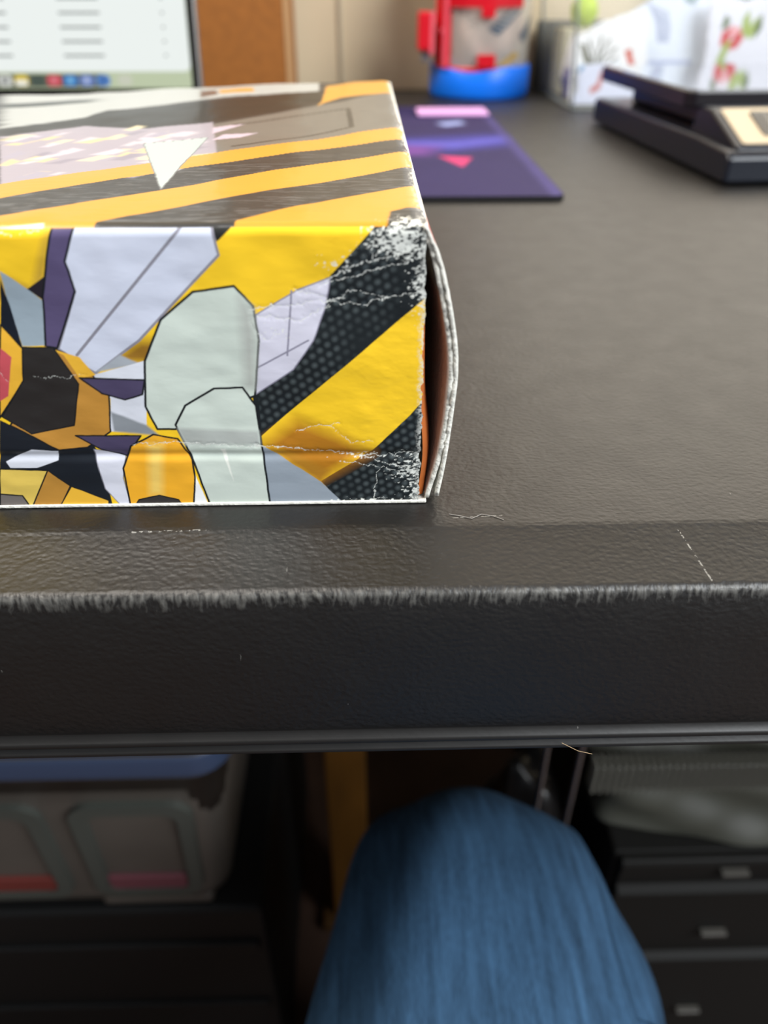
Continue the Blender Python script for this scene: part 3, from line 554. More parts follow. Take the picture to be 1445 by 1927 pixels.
    card = mat('raw_white_card', '#e6e4da', .75, bump=.5, bscale=900); kraft = mat('brown_inner_card', '#b5622a', .6, noise=.15, nscale=60)
    box('bottom_panel', (BOXX0, .0128, -.0004, BD, .0002, .0009), card, t, bev=.0002)
    bm = bmesh.new(); prism(bm, [(BOXX0, .0009), (BOXX1, .0009), (BOXX1, BH - .002), (-.064, BH - .0043), (-.13, BH - .0075), (BOXX0, BH - .0075)], 'y', BD - .0006, BD)
    obj('back_panel', bm, card, t)
    box('left_panel', (BOXX0 - .0006, BOXX0, 0, BD, .0009, BH - .009), card, t)
    # bulging right side: two layers of board standing away from the front
    def flap(name, prof, thick, m, wob, y0, depthfade):
        """prof: (z mm, x mm) of the outer face at the front; relaxes to the flat end wall further back"""
        zs = np.array([p[0] for p in prof]); xo = np.array([p[1] for p in prof])
        zz = np.linspace(zs[0], zs[-1], 70); order = np.argsort(zs); xx = np.interp(zz, zs[order], xo[order])
        kk = np.ones(7) / 7; xx = np.convolve(np.pad(xx, 3, 'edge'), kk, 'valid')
        rag = (fbm(zz * 1.3, zz * 0 + wob, 3, 5) - .5)
        bm = bmesh.new(); ys = [0, .6, 2, 5, 10, 20, 40, 80, 150, BD * 1000 - 2]
        G = {}
        for side in (0, 1):
            for j, yy in enumerate(ys):
                f = math.exp(-yy / depthfade)
                for i, z in enumerate(zz):
                    x = 11.6 + (xx[i] - 11.6) * f - side * thick + rag[i] * .18 * (j < 2)
                    G[side, j, i] = bm.verts.new((x / 1000, (y0 + yy + (rag[i] * 1.0 if j < 2 else 0)) / 1000, z / 1000))
        n = len(zz); Jn = len(ys)
        for i in range(n - 1):
            for j in range(Jn - 1):
                bm.faces.new((G[0, j, i], G[0, j + 1, i], G[0, j + 1, i + 1], G[0, j, i + 1]))
                bm.faces.new((G[1, j, i], G[1, j, i + 1], G[1, j + 1, i + 1], G[1, j + 1, i]))
            bm.faces.new((G[0, 0, i], G[0, 0, i + 1], G[1, 0, i + 1], G[1, 0, i]))
        for j in range(Jn - 1):
            bm.faces.new((G[0, j, n - 1], G[0, j + 1, n - 1], G[1, j + 1, n - 1], G[1, j, n - 1]))
            bm.faces.new((G[0, j, 0], G[1, j, 0], G[1, j + 1, 0], G[0, j + 1, 0]))
        bmesh.ops.recalc_face_normals(bm, faces=bm.faces)
        if name == 'outer_end_flap':
            for f in bm.faces:
                if f.normal.x > .6 and abs(f.normal.y) < .7: f.material_index = 1
        o = obj(name, bm, m, t, True)
        if name == 'outer_end_flap': o.data.materials.append(mat('printed_end_card', '#a8483a', .45))
        return o
    outer = [(2.0, 15.4), (5, 16.0), (12, 16.9), (20, 17.6), (30, 18.3), (36, 18.0), (44, 16.6), (52, 14.6), (57, 12.8), (59.6, 10.8)]
    inner = [(1.2, 13.2), (5, 14.3), (12, 15.9), (20, 16.9), (30, 17.5), (36, 17.1), (44, 15.6), (52, 13.7), (57, 12.2), (58.6, 11.2)]
    flap('outer_end_flap', outer, .85, card, 3, -.2, 60)
    flap('inner_end_flap', inner, .95, card, 9, .1, 55)
    # brown lining folded in behind the open corner
    bm = bmesh.new(); zz = np.linspace(1.4, 46, 30); prev = None
    for z in zz:
        x0 = 11.2 + 1.0 * math.exp(-((z - 12) / 9) ** 2); row = [bm.verts.new(((x0 + dx * (1 - z / 60)) / 1000, dy / 1000, z / 1000)) for dx, dy in ((-.6, .9), (.6, 1.6), (1.5, 5), (2.2, 12), (1.2, 30), (.2, 60))]
        if prev:
            for i in range(5): bm.faces.new((prev[i], prev[i + 1], row[i + 1], row[i]))
        prev = row
    obj('inner_lining', bm, kraft, t, True)
    return t
carton()

# ------------------------------------------------------------------ laptop
def laptop():
    t = thing('laptop', 'open silver laptop with a bright white window on its screen, behind the striped box', 'laptop', (-.27, .53, ZT))
    alu = mat('silver_aluminium', '#8b8783', .35, .9); blk = mat('black_screen_bezel', '#0b0908', .25)
    bm = bmesh.new(); bx(bm, -.153, .153, -.11, .108, .002, .0155, .003, 3); obj('base', bm, alu, t)
    for sx in (-.13, .13):
        for sy in (-.09, .09): box('rubber_foot', (sx - .008, sx + .008, sy - .004, sy + .004, 0, .0022), M_BLACKPL, t)
    kb = box('keyboard_well', (-.138, .138, -.01, .085, .0153, .0158), M_BLACKPL, t)
    bm = bmesh.new()
    for r in range(5):
        for c in range(14): bx(bm, -.136 + c * .0195, -.136 + c * .0195 + .0165, -.008 + r * .0185, .008 + r * .0185, .0158, .0170, .0008, 1)
    k = obj('keys', bm, mat('black_keycap', '#17181a', .5), kb); k['kind'] = 'stuff'
    box('trackpad', (-.06, .06, -.1, -.02, .0154, .0158), mat('grey_trackpad', '#7b7a78', .3, .6), t, bev=.0002)
    # lid: leans back a little, hinge at the rear of the base
    L = bpy.data.objects.new('lid', None); COL.objects.link(L); L.parent = t; L.location = (0, .108, .0175); L.rotation_euler = (math.radians(-12), 0, 0)
    box('lid_shell', (-.1535, .1535, .001, .0055, 0, .212), alu, L, bev=.002, seg=3)
    box('bezel', (-.1515, .1515, -.0004, .0010, .004, .2105), blk, L, bev=.0003)
    def scr(name, x0, x1, z0, z1, m, y=-.0006, r=.002):
        bm = bmesh.new(); vs = [bm.verts.new((p[0], y, p[1])) for p in rrect(x0, x1, z0, z1, r)]; f = bm.faces.new(vs)
        bmesh.ops.recalc_face_normals(bm, faces=[f])
        if f.normal.y > 0: bmesh.ops.reverse_faces(bm, faces=[f])
        return obj(name, bm, m, L)
    def em(n, c, s): return mat(n, c, .4, emit=s, spec=.3)
    SC = .74
    scr('screen', -.1465, .1465, .0118, .205, em('lit_desktop_green', '#d9e6c2', SC * .75))
    scr('dock_bar', -.10, .085, .0125, .0212, em('lit_dock', '#8f937c', SC * .45), -.0009, .003)
    scr('window_pane', -.14, .1462, .0225, .20, em('lit_white_window', '#f0f6f3', SC), -.0009, .004)
    ic = ['#e9ebe6', '#f0d338', '#4a5a50', '#e04a5c', '#2f86d8', '#6f8fd8', '#5f94da', '#dfe3cf']
    g = em('lit_text_grey', '#9aa09e', SC * .7)
    for i, c in enumerate(ic):
        x = .0075 + i * .0117 - (.0 if i < 7 else -.004)
        a = scr('dock_icon', x, x + .0100, .0134, .0205, em('lit_icon', c, SC * .8), -.0012, .0024)
        if i == 1: scr('icon_mark', x + .0006, x + .0092, .0138, .0172, em('lit_paper', '#f4f4ea', SC), -.0014, .001)
        elif i in (0, 3, 4, 5, 6): scr('icon_mark', x + .003, x + .0068, .0152, .0188, em('lit_mark', ['#777a78', '', '', '#f0909a', '#8fd0f4', '#c8d4f4', '#2c5fae'][i], SC * .8), -.0014, .001)
    for r in range(18):
        z = .0318 + r * .0087
        for x0, x1 in ((-.110, -.08), (-.004, .021), (.057, .086), (.1285, .1305)):
            scr('text_line', x0, x1, z, z + .0014, g, -.0011, .0006)
    return t
lp = laptop()

# ------------------------------------------------------------------ brown carton behind the laptop
def brown_box():
    t = thing('storage_carton', 'tall plain brown cardboard carton standing against the beige wall', 'box', (-.223, .80, ZT))
    m = mat('brown_cardboard', '#9a5e24', .7, noise=.12, nscale=120, bump=.3, bscale=400); m2 = mat('pale_card_edge', '#b98f62', .7)
    box('carton_body', (-.16, .157, 0, .10, 0, .30), m, t, bev=.002)
    box('edge_fold', (.1545, .1600, -.0012, .006, .0005, .30), m2, t, bev=.001)
    box('lid_flap', (-.16, .158, -.001, .101, .3003, .303), m, t, bev=.001)
    box('packing_tape', (-.02, .03, -.0004, .1004, .303, .3034), mat('tan_tape', '#a07c4c', .25), t)
brown_box()
o = box('trim_1', (-.0235, -.0205, .9225, .9255, ZT - .0, 2.4), mat('wall_seam_caulk', '#c0b39a', .6)); o['kind'] = 'structure'

# ------------------------------------------------------------------ canister with blue base and red frame
def canister():
    cx, cy = .1135, .8585
    t = thing('plastic_jar', 'clear jar with a blue base and red side handle, by the wall', 'jar', (cx, cy, ZT))
    blue = mat('bright_blue_plastic', '#0a74f2', .35); red = mat('red_plastic', '#d01424', .28)
    clear = mat('milky_clear_plastic', '#e3ddd2', .22, alpha=.42, spec=.6)
    bm = bmesh.new(); prof = [(0, 0), (.0455, 0), (.0470, .0012), (.0480, .004), (.0480, .0262), (.0470, .0272), (.0455, .0268), (.0450, .018), (0, .018)]
    lathe(bm, prof, 72); bmesh.ops.remove_doubles(bm, verts=bm.verts, dist=1e-6)
    for v in bm.verts:   # scooped front rim
        a = math.atan2(v.co.y, v.co.x); k = math.exp(-((a + math.pi / 2 + .30) / .38) ** 2)
        if v.co.z > .025: v.co.z -= .0038 * k
    obj('base_ring', bm, blue, t, True)
    bm = bmesh.new(); lathe(bm, [(0, .0185), (.0442, .0185), (.0450, .022), (.0450, .112), (.0435, .115), (0, .115)], 64); bmesh.ops.remove_doubles(bm, verts=bm.verts, dist=1e-6); obj('clear_body', bm, clear, t, True)
    bm = bmesh.new(); lathe(bm, [(0, .1152), (.0478, .1152), (.0480, .128), (.0460, .131), (0, .131)], 64); bmesh.ops.remove_doubles(bm, verts=bm.verts, dist=1e-6); obj('lid', bm, blue, t, True)
    def shell(name, a0, a1, z0, z1, r, th, m, n=10, slant=0):
        """curved plate hugging the cylinder; angles in degrees, 0 = straight to the front"""
        bm = bmesh.new(); V = []
        for k in range(n + 1):
            a = math.radians(a0 + (a1 - a0) * k / n); dz = slant * k / n
            V.append([bm.verts.new((rr * math.sin(a), -rr * math.cos(a), z + dz)) for rr, z in ((r, z0), (r + th, z0), (r + th, z1), (r, z1))])
        for p, q in zip(V, V[1:]):
            for i in range(4): bm.faces.new((p[i], p[(i + 1) % 4], q[(i + 1) % 4], q[i]))
        bm.faces.new(V[0]); bm.faces.new(V[-1][::-1]); bmesh.ops.recalc_face_normals(bm, faces=bm.faces)
        return obj(name, bm, m, t, True if n > 20 else False)
    shell('red_upright', -68, -45, .0262, .112, .0452, .0040, red)
    shell('upright_rib', -50, -46, .0262, .112, .0492, .0022, mat('light_red_plastic', '#ee5f70', .3), 3)
    shell('red_lower_band', -62, 14, .0225, .0270, .0452, .0022, red, 24)
    shell('red_latch', -10, 9, .0275, .0375, .0452, .0050, red, 6)
    shell('red_upper_band', -45, 40, .0735, .0835, .0452, .0035, red, 20)
    shell('red_upper_tab', -8, 6, .0660, .0735, .0452, .0045, red, 5)
    bm = bmesh.new(); bx(bm, -.0620, -.0500, -.032, -.010, .0395, .0700, .002, 2); hd = obj('side_handle', bm, red, t)
    bm = bmesh.new(); bx(bm, -.0512, -.0474, -.0330, -.0290, .0360, .0700, .001, 2); obj('handle_rib', bm, mat('light_red_plastic', '#ee5f70', .3), hd)
    bm = bmesh.new(); bx(bm, -.058, -.050, -.026, -.012, .030, .0385, .001, 1); obj('hinge', bm, mat('grey_clear_plastic', '#8a8688', .3), t)
    bm = bmesh.new(); bmesh.ops.create_uvsphere(bm, u_segments=12, v_segments=8, radius=.0022); obj('rivet', bm, mat('light_red_plastic', '#ee5f70', .3), t, True, (-.0395, -.0305, .055))
    # slanted stripes stuck on the wall of the jar
    def slash(name, pts, m):
        bm = bmesh.new(); V = [[], []]
        n = 6
        (a0, z0), (a1, z1), (a2, z2), (a3, z3) = pts
        for k in range(n + 1):
            u = k / n
            for j, ((aa, za), (ab, zb)) in enumerate((((a0, z0), (a1, z1)), ((a3, z3), (a2, z2)))):
                a = math.radians(aa + (ab - aa) * u); z = za + (zb - za) * u; V[j].append(bm.verts.new((.0454 * math.sin(a), -.0454 * math.cos(a), z)))
        for k in range(n): bm.faces.new((V[0][k], V[0][k + 1], V[1][k + 1], V[1][k]))
        bmesh.ops.recalc_face_normals(bm, faces=bm.faces); return obj(name, bm, m, t)
    dblue = mat('dark_blue_sticker', '#31465a', .4)
    slash('blue_stripe', [(0, .0570), (26, .0725), (44, .0725), (12, .0520)], dblue)
    slash('blue_stripe', [(42, .0515), (70, .0690), (72, .0620), (50, .0455)], dblue)
    slash('gold_stripe', [(13, .0285), (36, .0395), (44, .0350), (22, .0270)], mat('gold_sticker', '#b09050', .4, noise=.3, nscale=600))
    # crumpled pale paper inside
    bm = bmesh.new(); bmesh.ops.create_icosphere(bm, subdivisions=4, radius=.037)
    for v in bm.verts:
        n = v.co.normalized(); v.co *= 1 + .12 * math.sin(9 * n.x + 3 * n.z) * math.cos(7 * n.y) ; v.co.z = v.co.z * 1.05 + .0600
        v.co.z = max(v.co.z, .0188)
    obj('crumpled_paper', bm, mat('pinkish_paper', '#c9a99b', .7, noise=.25, nscale=45), t, True)
canister()

# ------------------------------------------------------------------ purple mat with pink label
def purple_mat():
    x0, x1, y0, y1 = -.10, .1045, .418, .752
    t = thing('desk_mat', 'thin purple printed mat lying on the table beside the striped box', 'mat', (0, 0, ZT))
    bm = bmesh.new(); prism(bm, rrect(x0, x1, y0, y1, .006), 'z', .0002, .0026); obj('rubber_underside', bm, mat('black_rubber', '#0d0d10', .8), t)
    nx, ny = 160, 240; X, Y = np.meshgrid(np.linspace(x0 + .0004, x1 - .0004, nx) * 1000, np.linspace(y0 + .0004, y1 - .0004, ny) * 1000)
    art = [('p', '#3f3a86', 9, None, 0, [(20, 560), (55, 540), (104, 566), (110, 610), (60, 600), (20, 590)]),
           ('p', '#5a55b0', 6, None, 0, [(20, 566), (60, 556), (108, 585), (108, 598), (60, 578), (20, 578)]),
           ('p', '#6a3f86', 8, None, 0, [(10, 530), (40, 530), (50, 560), (10, 570)]),
           ('p', '#c63a6c', .8, None, 0, [(47, 527), (68, 521), (59, 493)]),
           ('p', '#9ba6d8', 3, None, 0, [(57, 660), (76, 670), (78, 655), (62, 645)]),  # small pale highlight painted into the cloth colour
           ('p', '#241c4c', 12, None, 0, [(-20, 760), (110, 760), (110, 700), (-20, 690)]),
           ('p', '#4a4275', 3, None, 0, [(98, 418), (104, 418), (104, 750), (98, 750)])]
    C = paint(X, Y, '#30285200'[:7], art); C *= (1 + .18 * (fbm(X * .05, Y * .05, 4, 3)[..., None] - .5))
    rad = 6; XX = X / 1000; YY = Y / 1000
    # round the corners of the cloth
    for cx, cy, sx, sy in ((x1 - .006, y0 + .006, 1, -1), (x0 + .006, y0 + .006, -1, -1), (x1 - .006, y1 - .006, 1, 1), (x0 + .006, y1 - .006, -1, 1)):
        dx = (XX - cx) * sx; dy = (YY - cy) * sy; m = (dx > 0) & (dy > 0); r = np.hypot(dx, dy); mxd = np.maximum(dx, dy); k = np.where(m & (r > 1e-9), mxd / np.maximum(r, 1e-9), 1)
        XX = np.where(m, cx + dx * k * sx, XX); YY = np.where(m, cy + dy * k * sy, YY)
    co = np.stack([XX, YY, np.full(XX.shape, .0029)], -1)
    grid_mesh('cloth_surface', co, C, ink_mat('woven_cloth', .75, .25, .4, 2500), t)
    pk = box('tape_strip', (.044, .1015, .690, .722, .0031, .0060), mat('pale_pink_foam', '#dca6dc', .6), bev=.0012); pk.location = (0, 0, ZT)
    tag(pk, 'short pale pink strip lying across the far end of the purple mat', 'strip')
purple_mat()

def board(name, label, dims, col, cat):
    x0, x1, y0, y1, z1 = dims; t = thing(name, label, cat, ((x0 + x1) / 2, y0, ZT)); h = (x1 - x0) / 2
    box('cover', (-h, h, 0, .0012, .0, z1), mat(name + '_cover', col, .6, noise=.1, nscale=40), t, bev=.0004)
    box('pages', (-h + .002, h - .002, .0013, y1 - y0 - .0013, .0015, z1 - .002), mat('grey_pages', '#8f8c80', .8), t)
    box('cover', (-h, h, y1 - y0 - .0012, y1 - y0, .0, z1), mat(name + '_back', col, .6), t, bev=.0004)
board('notebook', 'olive grey notebook standing against the wall right of the jar', (.176, .300, .900, .9115, .060), '#57544a', 'book')
board('binder', 'tall dark grey binder against the wall behind the clear bin', (.302, .52, .8985, .9115, .137), '#37363a', 'binder')
# ------------------------------------------------------------------ clear bin with sticker sheets
def clear_bin():
    t = thing('acrylic_bin', 'clear acrylic bin full of white printed cutouts, behind the black scale', 'bin', (.182, .747, ZT))
    gl = mat('clear_acrylic', '#eef4f2', .05, spec=.5, alpha=.07); ed = mat('acrylic_edge', '#8b9292', .15, alpha=.75)
    W, D, Hh, ty = .31, .143, .125, .010
    def wall(name, q, m=gl):
        bm = bmesh.new(); vs = [bm.verts.new(p) for p in q]; f = bm.faces.new(vs); bm.normal_update()
        r = bmesh.ops.extrude_face_region(bm, geom=[f]); n = f.normal.copy()
        bmesh.ops.translate(bm, vec=n * .0016, verts=[g for g in r['geom'] if isinstance(g, bmesh.types.BMVert)])
        bmesh.ops.recalc_face_normals(bm, faces=bm.faces); return obj(name, bm, m, t)
    a, b, c, d = (0, 0, .001), (W, 0, .001), (W, D, .001), (0, D, .001)
    A, B, Cc, Dd = (-ty, -.002, Hh), (W + ty, -.002, Hh), (W + ty, D + .002, Hh), (-ty, D + .002, Hh)
    wall('front_wall', (b, a, A, B)); wall('right_wall', (c, b, B, Cc)); wall('back_wall', (d, c, Cc, Dd)); wall('left_wall', (a, d, Dd, A)); wall('floor_plate', (a, b, c, d))
    for p, q in ((a, A), (d, Dd), (b, B), (c, Cc)):
        bm = bmesh.new(); tube(bm, [p, q], .0013, 8); obj('corner_edge', bm, ed, t, True)
    bm = bmesh.new(); tube(bm, [A, B, Cc, Dd, A], .0018, 8); obj('rim', bm, ed, t, True)
    bm = bmesh.new(); tube(bm, [(0, D, .002), a, b], .0016, 8); obj('bottom_bead', bm, ed, t, True)
    # printed cutouts: x,z outline in mm (table coordinates) at depth y
    def sheet(label, outline, y, base, art, lean=0.0, nx=110):
        x0 = min(p[0] for p in outline); x1 = max(p[0] for p in outline); z1 = max(p[1] for p in outline); z0 = min(p[1] for p in outline)
        ny = max(20, int(nx * (z1 - z0) / (x1 - x0)))
        X, Z = np.meshgrid(np.linspace(x0, x1, nx), np.linspace(z0, z1, ny))
        C = paint(X, Z, base, art)
        co = np.stack([X / 1000, y + (Z - z0) / 1000 * lean + .0012 * np.sin(X / 23), Z / 1000], -1)
        o = grid_mesh('printed_cutout', co, C, M_SHEET); o.location = (0, 0, ZT)
        sd = poly_sd(X, Z, outline).reshape(-1)
        bm = bmesh.new(); bm.from_mesh(o.data); bm.verts.ensure_lookup_table()
        bmesh.ops.delete(bm, geom=[v for v in bm.verts if sd[v.index] > 0], context='VERTS')
        bm.to_mesh(o.data); bm.free()
        sm = o.modifiers.new('card_thickness', 'SOLIDIFY'); sm.thickness = .0006
        tag(o, label, 'cutout', 'printed cutouts in the clear bin'); return o
    M_SHEET = ink_mat('glossy_white_print', .3, .5)
    fl = []
    Rd, Gn, Gd = '#cc1020', '#98ac3c', '#4c5f1c'
    fx, fz = 312, 53
    for a_ in range(7):
        an = a_ * .9; cx = fx + 6 * math.cos(an); cz = fz + 5 * math.sin(an)
        fl.append(('p', Rd, .8, None, 0, [(cx + 4.2 * math.cos(q), cz + 4.2 * math.sin(q)) for q in np.linspace(0, 6.28, 9)[:-1]]))
    fl += [('p', '#f3b8bc', 1, None, 0, [(309, 57), (313, 62), (318, 58), (313, 55)]),
           ('p', Gd, .6, None, 0, [(301, 60), (303, 70), (308, 66), (306, 60)]),
           ('p', Gn, .6, None, 0, [(320, 56), (318, 66), (322, 74), (326, 62), (331, 70), (333, 60), (328, 52)]),
           ('p', Gd, .6, None, 0, [(330, 62), (334, 72), (336, 60), (331, 52)]),
           ('p', Gn, .7, None, 0, [(307, 50), (313, 52), (309, 36), (304, 22), (296, 6), (292, 8), (300, 26), (304, 40)]),
           ('p', Gd, .8, None, 0, [(305, 34), (312, 36), (318, 30), (310, 26), (304, 24)]),
           ('p', Rd, .9, None, 0, [(307, 18), (313, 20), (316, 14), (312, 8), (306, 8)]),
           ('p', Rd, .9, None, 0, [(294, 20), (298, 20), (298, 10), (294, 10)])]
    sheet('white card with a red flower on a green stem, far right in the clear bin', [(292, 3), (292, 40), (286, 82), (300, 84), (318, 80), (340, 92), (372, 96), (452, 96), (452, 3)], .7545, '#e4e4ee', fl)
    bl = []
    for k in range(7):
        bl.append(('l', '#8088b0', .5, None, .9, [(240 + k * 3, 78 - k * 1.0), (249 + k * 2.2, 66 - k), (254 + k * 1.4, 50)]))
    bl += [('l', '#6f7a86', .5, None, 1.2, [(222, 72), (232, 48), (240, 24)]), ('l', '#9aa3ac', .5, None, 1.1, [(230, 66), (242, 38)]), ('p', '#a8b0d4', .8, None, 0, [(243, 22), (286, 22), (286, 36), (248, 36)]),
           ('p', '#8fa0a8', 1, None, 0, [(268, 84), (284, 84), (280, 76), (272, 78)])]
    sheet('large white card with faint blue arcs, between the palm cutout and the flower card', [(214, 3), (214, 68), (228, 72), (262, 92), (290, 96), (297, 84), (304, 70), (304, 3)], .766, '#dfe6f2', bl, 0.05)
    pl = []
    cx, cz = 200, 24
    for dx, dz in ((-14, 24), (-8, 27), (2, 30), (9, 28), (15, 22), (17, 15), (13, 8)):
        pl.append(('l', '#54533f', .5, None, 1.7, [(cx, cz), (cx + dx * .45, cz + dz * .65), (cx + dx, cz + dz)]))
    pl += [('p', '#6a6750', .6, None, 0, [(184, 50), (190, 48), (194, 38), (200, 24), (196, 24), (188, 40)]),
           ('p', '#d2400f', .6, None, 0, [(223, 44), (228, 46), (231, 38), (236, 30), (238, 20), (232, 22), (229, 32)]),
           ('p', '#1f86a8', .8, None, 0, [(214, 18), (216, 28), (219, 36), (221, 28), (225, 26), (221, 20), (226, 18), (218, 12)]),
           ('p', '#5c5f60', .8, None, 0, [(205, 22), (212, 30), (216, 34), (213, 24), (206, 20)])]
    sheet('white cutout with a grey palm tree and an orange leaf in the clear bin', [(180, 5), (178, 50), (184, 57), (190, 59), (196, 63), (204, 67), (212, 67), (222, 71), (236, 72), (243, 40), (244, 5)], .7560, '#f4f4f4', pl)
    sheet('low white cutout with a pale red mark, frontmost in the clear bin', [(181, 4), (181, 9), (186, 14), (184, 34), (208, 36), (232, 33), (236, 4)], .7512, '#dfe3f6',
          [('p', '#c8685a', 1, None, 0, [(198, 12), (205, 16), (207, 26), (212, 28), (210, 32), (204, 30), (202, 20), (196, 16)]), ('p', '#3f8fc0', .8, None, 0, [(185, 28), (188, 30), (190, 36), (186, 36)])])
    o = sheet('ragged white and purple cutout behind the left wall of the clear bin', [(176.5, 4), (172, 20), (173, 30), (176, 44), (179, 54), (186, 54), (186, 4)], .800, '#dcd6d4',
          [('p', '#6a5fa0', 1, None, 0, [(172, 4), (190, 4), (190, 26), (176, 28)]), ('p', '#3a4a7c', 1, None, 0, [(170, 4), (178, 4), (177, 18), (172, 22)])])
    o.location.x = .0085
    bm = bmesh.new(); bmesh.ops.create_icosphere(bm, subdivisions=4, radius=.0125)
    for v in bm.verts:
        n = v.co.normalized(); v.co.z *= 1.08; v.co *= 1 + .03 * math.sin(6 * n.x) * math.sin(6 * n.z)
    tag(obj('green_ball', bm, mat('lime_green_rubber', '#a9bf2e', .5, noise=.15, nscale=60), None, True, (.2085, .855, ZT + .0695)), 'lime green ball above the cutouts at the back of the clear bin', 'ball')
    # it rests on a pale folded paper stack inside the bin
    o = box('paper_stack', (.188, .30, .835, .880, .0026, .0565), mat('cream_paper', '#b9b39a', .8, noise=.1, nscale=90), bev=.001); o.location = (0, 0, ZT)
    tag(o, 'cream paper stack standing under the lime green ball', 'paper')
clear_bin()

# ------------------------------------------------------------------ black scale
def scale():
    t = thing('postal_scale', 'black digital scale with a raised black tray and a beige front panel', 'scale', (.1985, .449, ZT), math.radians(4.2))
    blk = mat('satin_black_plastic', '#181c26', .28, bump=.08, bscale=500); tray = mat('black_tray', '#18141a', .3, spec=.5)
    W = .20
    # body: low tray with bevelled shoulders and a raised sloping display head at the front
    bm = bmesh.new(); prism(bm, [(0, .0015), (0, .0145), (.004, .0178), (.046, .0196), (.225, .0186), (.229, .016), (.229, .0015)], 'x', 0, W); bevel_all(bm, .0022, 3); obj('body', bm, blk, t)
    bm = bmesh.new(); prism(bm, [(.0035, .0172), (.006, .0195), (.044, .0335), (.058, .0335), (.066, .0180)], 'x', .0055, W - .0055); bevel_all(bm, .0018, 3); obj('display_head', bm, blk, t)
    box('tray_support', (.018, W - .018, .078, .200, .0185, .0315), blk, t, bev=.003)
    bm = bmesh.new()
    prism(bm, rrect(-.001, W + .006, .062, .222, .006), 'z', .0310, .0405); bevel_all(bm, .0012, 2, 50); tr = obj('tray', bm, tray, t)
    bm = bmesh.new(); prism(bm, rrect(.0005, W + .0045, .0635, .2205, .005), 'z', .0403, .0410); obj('steel_plate', bm, mat('polished_steel_plate', '#d8dade', .07, 1.0), tr)
    # sloping beige panel: plane from (y=.008,z=.0204) to (y=.043,z=.0333)
    s = math.atan2(.014, .038); Mx = Matrix.Translation((0, .0062, .0198)) @ Matrix.Rotation(s, 4, 'X')
    def slab(name, x0, x1, y0, y1, h0, h1, m, par=t, r=.002):
        bm = bmesh.new(); prism(bm, rrect(x0, x1, y0, y1, r), 'z', h0, h1); bevel_all(bm, .0003, 1, 50)
        bmesh.ops.transform(bm, matrix=Mx, verts=bm.verts); return obj(name, bm, m, par)
    pn = slab('beige_panel', .0100, W - .010, .0012, .0385, .0, .0007, mat('beige_panel_plastic', '#bfae92', .45))
    scn = slab('display', .0250, .095, .0085, .0335, .0006, .0016, mat('dark_glass_display', '#0a0b0d', .12), pn, .002)
    slab('display_bezel_inner', .0290, .091, .0115, .0305, .0015, .0018, mat('lcd_dark', '#20211f', .2), pn, .001)
    for k in range(3): slab('button', .110 + k * .026, .130 + k * .026, .0120, .0290, .0006, .0018, mat('grey_button', '#3c3a3a', .4), pn, .003)
    for sx in (.012, W - .012):
        for sy in (.014, .216):
            bm = bmesh.new(); lathe(bm, [(0, 0), (.006, 0), (.006, .002), (0, .002)], 16, sx, sy); obj('rubber_foot', bm, M_BLACKPL, t)
scale()

# ------------------------------------------------------------------ person: one bent leg in jeans
def denim():
    m = bpy.data.materials.new('blue_denim'); m.use_nodes = True; nt = m.node_tree; b = nt.nodes['Principled BSDF']; N = nt.nodes.new; K = nt.links.new
    b.inputs['Roughness'].default_value = .9; b.inputs['Specular IOR Level'].default_value = .15
    tc = N('ShaderNodeTexCoord')
    def noise(scale, st, rot=0, det=4):
        mp = N('ShaderNodeMapping'); mp.inputs['Scale'].default_value = st; mp.inputs['Rotation'].default_value = (0, 0, rot); K(tc.outputs['Object'], mp.inputs[0])
        n = N('ShaderNodeTexNoise'); n.inputs['Scale'].default_value = scale; n.inputs['Detail'].default_value = det; K(mp.outputs[0], n.inputs['Vector']); return n.outputs['Fac']
    a = noise(260, (1, .10, .10), .05); w_ = noise(1500, (1, .18, .4), .75, 2); l = noise(14, (1, .5, .5))
    r = N('ShaderNodeValToRGB'); r.color_ramp.elements[0].position = .30; r.color_ramp.elements[0].color = (*lin('#172635'), 1)
    r.color_ramp.elements[1].position = .72; r.color_ramp.elements[1].color = (*lin('#496e92'), 1)
    def mm(op, x, y):
        n = N('ShaderNodeMath'); n.operation = op
        for i, v in enumerate((x, y)):
            if isinstance(v, float): n.inputs[i].default_value = v
            else: K(v, n.inputs[i])
        return n.outputs[0]
    f = mm('ADD', mm('MULTIPLY', a, .45), mm('ADD', mm('MULTIPLY', w_, .25), mm('MULTIPLY', l, .3))); K(f, r.inputs[0]); K(r.outputs[0], b.inputs['Base Color'])
    bp = N('ShaderNodeBump'); bp.inputs['Strength'].default_value = .6; bp.inputs['Distance'].default_value = .0005; K(mm('ADD', w_, a), bp.inputs['Height']); K(bp.outputs[0], b.inputs['Normal'])
    return m
